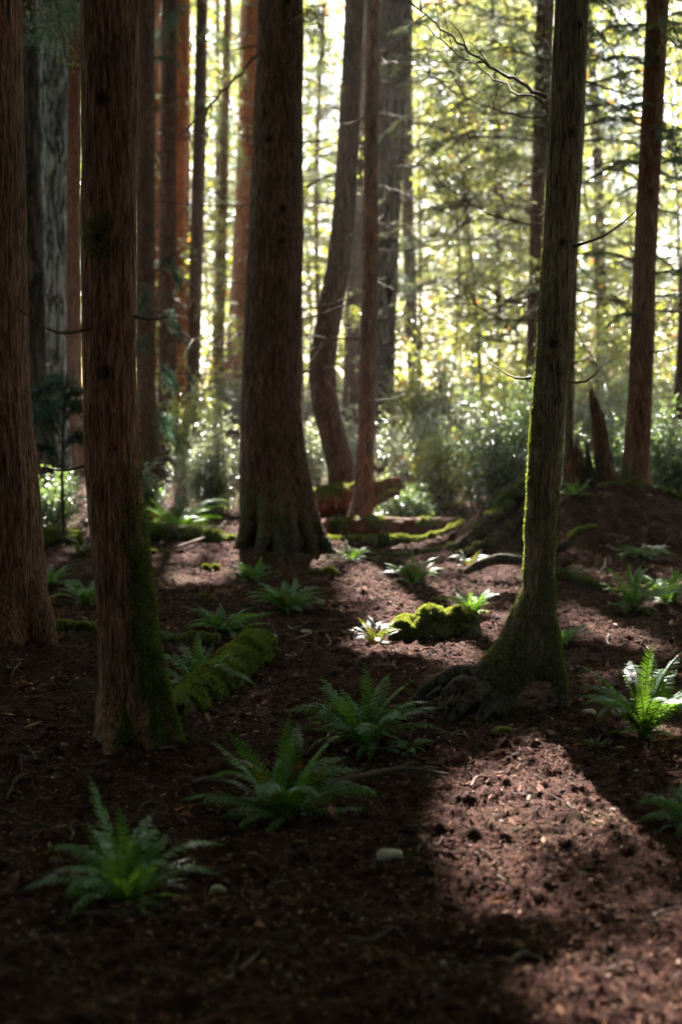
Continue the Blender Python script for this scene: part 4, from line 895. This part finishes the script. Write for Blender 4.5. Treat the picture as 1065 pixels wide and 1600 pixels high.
stone('pale stone just right of the full round fern', 502, 946, 12, 7, 5)
stone('pale stone at the foot of the curved stilt root', 716, 1121, 16, 12, 6)
stone('grey stone in the shade right of the stilt roots', 919, 1122, 22, 10, 7)
for k, (px, py, w) in enumerate([(870, 1467, 9), (760, 1521, 11), (692, 1516, 11), (782, 1281, 9), (450, 1532, 9), (214, 1574, 10), (196, 1524, 7), (365, 1316, 8), (330, 1545, 9), (898, 1340, 8)]):
    stone('small pale pebble among those dotted over the foreground soil', px, py, w, w * .7, 20 + k, 'pebbles dotted on the soil')
r = rng(61)
for k in range(15):
    px, py = r.uniform(30, 1050), r.uniform(1010, 1590) ; b = at(px, py); s = b[1] / FPX; n = 1; a = r.uniform(0, 6.28)
    P = np.array([[b[0], b[1], gz(b[0], b[1]) + .012]]); L = r.uniform(.03, .065)
    v, f = leaves(P, np.array([[math.cos(a), math.sin(a), .25]]), nrm(np.array([[r.normal(0, .6), r.normal(0, .6), 1]])), L, L * r.uniform(.25, .5), .3); g = Geo(); g.add(v, f)
    tag(obj('fallen_leaf', g.mesh('fallen_leaf'), M['deadleaf'] if 'deadleaf' in M else M.setdefault('deadleaf', simple('dead leaf', (.20, .07, .03), (.36, .15, .07), 60))), 'rusty fallen leaf among those dotted over the dark soil', 'leaf', 'fallen leaves dotted on the soil')
print('floor', time.time() - T0)

# ------------------------------------------------------------------ shrubs
def shrub(label, px, pb, w, h, Y, n, seed, mat='shrub', ls=.04, group=None, zb=None, dens=1.0, dep=None):
    c = at_d(px, pb, Y); s = Y / FPX; z = float(hbase(c[0], Y)) if zb is None else zb; r = rng(seed); W, Hh = w * s / 2, h * s; dp = dep or max(W * .8, .4)
    t = thing('shrub', label, 'shrub', (c[0], Y, z), group); gb = Geo(); gl = Geo(); ns = int(20 + 8 * W); C, D = [], []
    for k in range(ns):
        a = r.uniform(0, 6.28); q = r.random() ** .5; tip = np.array([c[0] + math.cos(a) * W * q, Y + math.sin(a) * dp * q, z + Hh * r.uniform(.45, 1.05) * (1 - .35 * q * q)]); b0 = np.array([c[0] + math.cos(a) * W * q * .35, Y + math.sin(a) * dp * q * .35, z - .05])
        P = smooth_path(np.array([b0, (b0 + tip) / 2 + [0, 0, Hh * .12], tip]), 14); gadd(gb, tube(P, np.linspace(.010, .003, 14), 4))
        m = max(4, int(n / ns / 6)); i = r.integers(4, 14, m); d = nrm(r.normal(size=(m, 3)) + [0, 0, .15]) ; l = r.uniform(.1, .42, m) * (Hh / 1.2) ** .5
        for (j, dd, ll) in zip(i, d, l):
            u = np.linspace(.2, 1, 6)[:, None]; C.append(P[j] + dd * ll * u + [0, 0, -.05] * u * u); D.append(np.tile(dd, (6, 1)) + r.normal(0, .6, (6, 3)))
    C = np.concatenate(C); D = np.concatenate(D); m = len(C); U = nrm(r.normal(0, .45, (m, 3)) + [0, -.1, 1]); gl.add(*leaves(C, D, U, ls * r.uniform(.7, 1.5, m), ls * .6 * r.uniform(.7, 1.3, m), .15))
    obj('stem', gb.mesh('stem'), M['twig'], t); obj('foliage', gl.mesh('foliage', False), M[mat], t)
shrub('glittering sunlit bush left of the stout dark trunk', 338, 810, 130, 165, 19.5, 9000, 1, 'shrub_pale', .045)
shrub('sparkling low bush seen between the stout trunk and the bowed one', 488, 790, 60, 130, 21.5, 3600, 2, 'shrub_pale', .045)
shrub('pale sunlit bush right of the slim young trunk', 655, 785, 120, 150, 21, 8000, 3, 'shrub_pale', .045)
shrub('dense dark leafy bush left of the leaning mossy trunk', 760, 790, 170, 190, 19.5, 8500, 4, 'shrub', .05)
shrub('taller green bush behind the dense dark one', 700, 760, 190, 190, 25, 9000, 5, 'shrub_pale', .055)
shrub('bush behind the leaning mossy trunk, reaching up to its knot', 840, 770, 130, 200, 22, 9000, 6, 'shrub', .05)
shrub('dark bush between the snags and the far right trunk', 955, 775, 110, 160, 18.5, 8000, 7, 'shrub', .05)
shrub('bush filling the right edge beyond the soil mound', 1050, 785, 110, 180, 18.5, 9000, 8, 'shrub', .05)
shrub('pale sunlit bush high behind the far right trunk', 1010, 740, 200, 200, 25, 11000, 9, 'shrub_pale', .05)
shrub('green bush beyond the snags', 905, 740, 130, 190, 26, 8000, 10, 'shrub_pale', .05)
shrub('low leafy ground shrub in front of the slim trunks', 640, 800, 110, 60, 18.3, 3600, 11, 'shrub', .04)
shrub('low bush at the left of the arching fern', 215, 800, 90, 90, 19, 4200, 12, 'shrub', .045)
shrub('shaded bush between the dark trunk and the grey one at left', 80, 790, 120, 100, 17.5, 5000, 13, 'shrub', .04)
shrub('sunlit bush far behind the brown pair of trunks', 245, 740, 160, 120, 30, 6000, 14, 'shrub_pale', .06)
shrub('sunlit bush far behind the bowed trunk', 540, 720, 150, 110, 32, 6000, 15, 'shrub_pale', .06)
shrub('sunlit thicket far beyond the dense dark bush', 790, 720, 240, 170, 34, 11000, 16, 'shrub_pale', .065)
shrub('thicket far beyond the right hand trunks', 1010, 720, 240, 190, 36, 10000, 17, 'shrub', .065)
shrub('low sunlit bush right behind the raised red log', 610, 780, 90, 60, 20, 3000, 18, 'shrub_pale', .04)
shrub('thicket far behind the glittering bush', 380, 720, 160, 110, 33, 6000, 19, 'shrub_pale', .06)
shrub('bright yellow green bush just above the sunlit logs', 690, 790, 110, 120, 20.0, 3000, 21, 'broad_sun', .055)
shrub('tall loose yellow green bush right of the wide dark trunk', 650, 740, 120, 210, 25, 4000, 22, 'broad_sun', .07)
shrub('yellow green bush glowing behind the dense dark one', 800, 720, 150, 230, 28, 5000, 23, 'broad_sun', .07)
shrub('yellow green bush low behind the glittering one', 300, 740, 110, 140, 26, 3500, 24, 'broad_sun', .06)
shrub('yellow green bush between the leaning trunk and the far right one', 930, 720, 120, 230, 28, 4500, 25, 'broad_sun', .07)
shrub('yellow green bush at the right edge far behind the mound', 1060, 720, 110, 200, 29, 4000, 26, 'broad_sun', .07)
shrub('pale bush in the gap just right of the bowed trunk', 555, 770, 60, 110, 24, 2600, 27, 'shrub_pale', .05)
# leafy sapling at the left, carrying dark blue green sprays
def spraytree(label, stem, tips, mat, seed, L=.05, W=.012, k=60, name='sapling', spread=.2):
    P = smooth_path(np.array(stem), 24); b = P[0]; t = thing(name, label, 'tree', (b[0], b[1], gz(b[0], b[1]))); r = rng(seed); g = Geo(); gadd(g, tube(P, np.linspace(.02, .007, 24), 7)); obj('trunk', g.mesh('trunk', True, True), M['brown'], t)
    gb = Geo(); C, D = [], []
    for (j, tip) in tips:
        q = smooth_path(np.array([P[j], (P[j] + tip) / 2 + [0, 0, .08], tip]), 16); gadd(gb, tube(q, np.linspace(.008, .002, 16), 4)); d = np.gradient(q, axis=0)
        for i in range(4, 16): C.append(q[i]); D.append(nrm(d[i])); C.append(q[i]); D.append(nrm(d[i]) + r.normal(0, .7, 3))
    C = np.array(C); D = np.array(D); g = Geo(); g.add(*sprays(C, D, r, k, L, W, spread, .35)); crownobj('crown', g, gb, mat, t)
Yv = 14.0; st = [at_d(100, 850, Yv), at_d(98, 720, Yv), at_d(104, 600, Yv), at_d(108, 560, Yv)]
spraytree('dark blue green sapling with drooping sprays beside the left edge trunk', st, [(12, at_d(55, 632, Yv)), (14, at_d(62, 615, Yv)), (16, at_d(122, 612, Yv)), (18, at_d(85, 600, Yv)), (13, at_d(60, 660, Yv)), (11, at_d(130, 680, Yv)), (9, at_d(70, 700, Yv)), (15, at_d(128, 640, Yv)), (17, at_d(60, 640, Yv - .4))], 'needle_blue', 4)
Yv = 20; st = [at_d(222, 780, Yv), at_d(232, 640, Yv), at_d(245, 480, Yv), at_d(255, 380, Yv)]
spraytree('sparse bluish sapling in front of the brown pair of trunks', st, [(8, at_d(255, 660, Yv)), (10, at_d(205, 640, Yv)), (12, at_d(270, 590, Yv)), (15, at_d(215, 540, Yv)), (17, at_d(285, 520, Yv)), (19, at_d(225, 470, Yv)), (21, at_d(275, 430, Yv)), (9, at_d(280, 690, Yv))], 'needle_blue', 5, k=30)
# living boughs reaching into the view from the trees: each is a part of its own tree
def bough(rootname_idx, pts, Y, mat, seed, n=10, L=.10, W=.022, k=22, spread=.28):
    k = k * 2; L = L * .5; W = W * .55
    t = ROOTS[rootname_idx]; r = rng(seed); P = smooth_path(np.array([at_d(px, py, Y + dy) for px, py, dy in pts]), 22); g = Geo(); gadd(g, tube(P, np.linspace(.012, .004, 22), 5)); C, D = [], []
    d = np.gradient(P, axis=0)
    for i in range(3, 22):
        for m in range(n // 4 + 1): C.append(P[i] + r.normal(0, .03, 3)); D.append(nrm(d[i]) + r.normal(0, .8, 3) * [1, 1, .5])
    gl = Geo(); gl.add(*sprays(np.array(C), np.array(D), r, k, L, W, spread, .4)); b = obj('bough', g.mesh('bough'), M['twig'], t); lf = obj('needles', gl.mesh('needles', False), M[mat], b, loc=(0, 0, 0))
ROOTS = {}
for o in list(COL.objects):
    if o.parent is None and o.get('category') == 'tree' and o.get('group') is None: ROOTS[o['label'][:22]] = o
def RK(s): 
    for k_ in ROOTS:
        if k_.startswith(s): return k_
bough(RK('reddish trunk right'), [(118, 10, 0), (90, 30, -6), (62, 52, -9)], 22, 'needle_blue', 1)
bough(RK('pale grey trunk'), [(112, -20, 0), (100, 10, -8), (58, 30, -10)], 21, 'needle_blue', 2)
for k_, (a, pts, Y, m) in enumerate([
    ('softly blurred brown', [(840, 90, 0), (790, 130, -2), (740, 180, -3)], 22, 'needle'), ('softly blurred brown', [(838, 30, 0), (780, 60, -2), (700, 95, -3)], 22, 'needle'),
    ('softly blurred brown', [(835, 150, 0), (800, 215, -2), (780, 262, -3)], 22, 'needle'), ('softly blurred brown', [(832, 250, 0), (770, 250, -2), (690, 300, -3)], 22, 'needle_sun'),
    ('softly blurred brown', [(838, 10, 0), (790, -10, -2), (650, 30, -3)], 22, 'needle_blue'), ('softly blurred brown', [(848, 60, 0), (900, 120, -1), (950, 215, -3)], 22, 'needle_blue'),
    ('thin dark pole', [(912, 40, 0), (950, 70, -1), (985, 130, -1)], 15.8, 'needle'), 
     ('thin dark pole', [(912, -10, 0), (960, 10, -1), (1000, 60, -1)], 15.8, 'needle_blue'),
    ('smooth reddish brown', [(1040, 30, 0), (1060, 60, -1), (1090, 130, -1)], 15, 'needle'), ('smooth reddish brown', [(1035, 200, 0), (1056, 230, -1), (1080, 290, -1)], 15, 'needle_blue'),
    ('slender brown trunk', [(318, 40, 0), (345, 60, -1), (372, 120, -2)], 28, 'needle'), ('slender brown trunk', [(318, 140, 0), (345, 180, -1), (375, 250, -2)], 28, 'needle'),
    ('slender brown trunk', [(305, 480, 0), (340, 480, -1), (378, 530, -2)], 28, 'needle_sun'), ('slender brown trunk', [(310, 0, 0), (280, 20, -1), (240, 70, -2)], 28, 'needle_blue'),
    ('wide dark trunk', [(640, 40, 0), (690, 30, -1), (720, 110, -2)], 26, 'needle'), ('wide dark trunk', [(630, 120, 0), (670, 140, -1), (705, 210, -2)], 26, 'needle_sun'),
    ('stout dark ridged', [(470, 20, 0), (500, 40, -1), (520, 100, -1)], 15.6, 'needle_sun'),
    ('wide dark trunk', [(632, 230, 0), (680, 270, -1), (720, 360, -2)], 26, 'needle_sun'), ('softly blurred brown', [(828, 400, 0), (770, 420, -2), (700, 470, -3)], 22, 'needle_sun')]):
    bough(RK(a), pts, Y, m, 30 + k_, spread=.32 if Y > 18 else .2, L=.11 if Y > 18 else .07, k=20)
def feather(root, P, L0, mat, r, npair=15, sl=.5, need=.028, droop=.25):
    P = smooth_path(np.array(P), 30); d = nrm(np.gradient(P, axis=0)); gb = Geo(); gadd(gb, tube(P, np.linspace(.011, .003, 30), 5)); Lb = np.linalg.norm(np.diff(P, axis=0), axis=1).sum(); pts, dr = [], []
    for k in range(npair * 2):
        i = r.integers(4, 29); sgn = 1 if k % 2 else -1; side = nrm(np.cross(d[i], [0, 0, 1.0])) * sgn; l = sl * Lb * .5 * (1.1 - i / 32) * r.uniform(.6, 1.2)
        e = nrm(d[i] * r.uniform(.6, 1.1) + side * r.uniform(.5, 1) + [0, 0, r.uniform(-.2, .15)]); u = np.linspace(0, 1, 14)[:, None]; q = P[i] + e * l * u + np.array([0, 0, -1.0]) * droop * l * u * u + r.normal(0, .008, (14, 3)) * u
        gadd(gb, tube(q, np.linspace(.0035, .001, 14), 3)); m = int(l / .011) + 4; t_ = r.random(m) * .97; qq = np.stack([np.interp(t_, u[:, 0], q[:, c]) for c in range(3)], -1); pts.append(qq); dr.append(np.tile(e, (m, 1)))
    pts = np.concatenate(pts); dr = np.concatenate(dr); pts = np.repeat(pts, 3, 0); dr = np.repeat(dr, 3, 0); m = len(pts); s_ = nrm(np.cross(dr, np.tile([0, 0, 1.0], (m, 1)))) * r.choice([-1, 1], (m, 1))
    kk = ~cull(pts, r, False) | (r.random(m) < .3); pts, dr, s_ = pts[kk], dr[kk], s_[kk]; m = len(pts)
    D = nrm(dr * .55 + s_ * r.uniform(.2, 1, (m, 1)) + r.normal(0, .18, (m, 3)) + [0, 0, -.12]); U = nrm(r.normal(0, .3, (m, 3)) + [0, 0, 1]); g = Geo(); g.add(*diamonds(pts, D, U, need * r.uniform(.6, 1.7, m), need * .33 * r.uniform(.7, 1.4, m), .1))
    b = obj('bough', gb.mesh('bough'), M['twig'], root); obj('needles', g.mesh('needles', False), M[mat], b, loc=(0, 0, 0))
rb = rng(808)
for key, x0, x1, Y, cnt, side, mt, Lr in [('softly blurred brown', 850, 832, 22.8, 26, -1, ('needle', 'needle_sun', 'needle'), (1.6, 3.2)), ('softly blurred brown', 850, 835, 22.8, 9, 1, ('needle', 'needle_blue'), (1.2, 2.2)), ('thin dark pole', 912, 893, 15.8, 11, 1, ('needle_sun', 'needle', 'needle_sun'), (.8, 1.5)),
        ('thin dark pole', 912, 893, 15.8, 6, -1, ('needle', 'needle_sun'), (.6, 1.2)), ('wide dark trunk', 625, 600, 26.3, 16, 1, ('needle', 'needle_sun'), (1.4, 3.0)), ('smooth reddish brown', 1030, 1003, 15, 5, 1, ('needle', 'needle_sun'), (.6, 1.0)), ('smooth reddish brown', 1025, 1000, 15, 6, -1, ('needle_blue', 'needle'), (.6, 1.2)),
        ('slender brown trunk', 316, 303, 28.4, 9, 1, ('needle', 'needle_sun'), (.9, 1.8)), ('slender brown trunk', 316, 303, 28.4, 6, -1, ('needle', 'needle_blue'), (.9, 1.6)), ('narrow reddish trunk', 570, 552, 31, 8, -1, ('needle_sun', 'needle'), (1.2, 2.4)), ('ragged dying trunk', 228, 228, 23.8, 5, 1, ('needle_blue', 'needle'), (.6, 1.0)), ('dark leaning trunk', 1088, 1068, 20.4, 9, -1, ('needle', 'needle_blue'), (.9, 1.8))]:
    for q in range(cnt):
        py = rb.uniform(-20, 520); px = x0 + (x1 - x0) * py / 560; c = at_d(px, py, Y); Lb = rb.uniform(*Lr); d = nrm(np.array([side * rb.uniform(.5, 1), -rb.uniform(0, .9), 0])); e = rb.uniform(-.05, .2)
        feather(ROOTS[RK(key)], [c, c + d * Lb * .5 + [0, 0, Lb * e * .5], c + d * Lb + [0, 0, Lb * (e - rb.uniform(.15, .45))]], Lb, mt[q % len(mt)], rb)
print('shrubs', time.time() - T0)

# ------------------------------------------------------------------ air
def haze(dens):
    g = Geo(); x0, x1, y0, y1, z0, z1 = -30, 30, -26, 84, -1.6, 32
    v = np.array([[x, y, z] for z in (z0, z1) for y in (y0, y1) for x in (x0, x1)]); g.add(v, np.array([[0, 2, 3, 1], [4, 5, 7, 6], [0, 1, 5, 4], [2, 6, 7, 3], [0, 4, 6, 2], [1, 3, 7, 5]]))
    t = NT('air haze'); p = t.n('ShaderNodeVolumePrincipled'); p.inputs['Density'].default_value = dens; p.inputs['Color'].default_value = (1, .96, .86, 1); p.inputs['Anisotropy'].default_value = .55; t.l(p.outputs[0], t.out.inputs['Volume'])
    tag(obj('haze', g.mesh('haze', False), t.m), kind='stuff')
haze(.0005)
# ------------------------------------------------------------------ sky, sun, camera
w = bpy.data.worlds.new("World"); S.world = w; w.use_nodes = True; nt = w.node_tree
sky = nt.nodes.new('ShaderNodeTexSky'); sky.sky_type = 'NISHITA'; sky.sun_disc = False; sky.sun_elevation = SUN_EL; sky.sun_rotation = SUN_AZ; sky.air_density = 1.0; sky.dust_density = 1.5
nt.links.new(sky.outputs[0], nt.nodes['Background'].inputs[0]); nt.nodes['Background'].inputs[1].default_value = 0.05
L = bpy.data.lights.new('sun', 'SUN'); L.energy = 5.0; L.angle = math.radians(.53); L.color = (1.0, .91, .80); lo = bpy.data.objects.new('sun', L); COL.objects.link(lo)
from mathutils import Vector
sd = Vector((SDX * math.cos(SUN_EL), SDY * math.cos(SUN_EL), math.sin(SUN_EL))); lo.rotation_euler = sd.to_track_quat('Z', 'Y').to_euler()
c = bpy.data.cameras.new('camera'); co = bpy.data.objects.new('camera', c); COL.objects.link(co); co.location = CAM; co.rotation_euler = (math.pi / 2 - PITCH, 0, 0)
c.sensor_fit = 'VERTICAL'; c.sensor_height = 36; c.lens = 50; c.clip_end = 2000; c.dof.use_dof = True; c.dof.focus_distance = 7.4; c.dof.aperture_fstop = 1.8
S.camera = co
S.view_settings.view_transform = 'Standard'; S.view_settings.look = 'None'; S.view_settings.gamma = 1; S.view_settings.use_curve_mapping = False; S.view_settings.exposure = 3.2
S.cycles.use_denoising = True; S.cycles.denoiser = 'OPENIMAGEDENOISE'; S.cycles.max_bounces = 7; S.cycles.diffuse_bounces = 4; S.cycles.glossy_bounces = 2; S.cycles.transmission_bounces = 4
S.cycles.use_fast_gi = False; S.cycles.sample_clamp_indirect = 6; S.cycles.use_adaptive_sampling = True; S.cycles.adaptive_threshold = 0.015
print('done', time.time() - T0, 'verts', sum(len(m.vertices) for m in bpy.data.meshes))
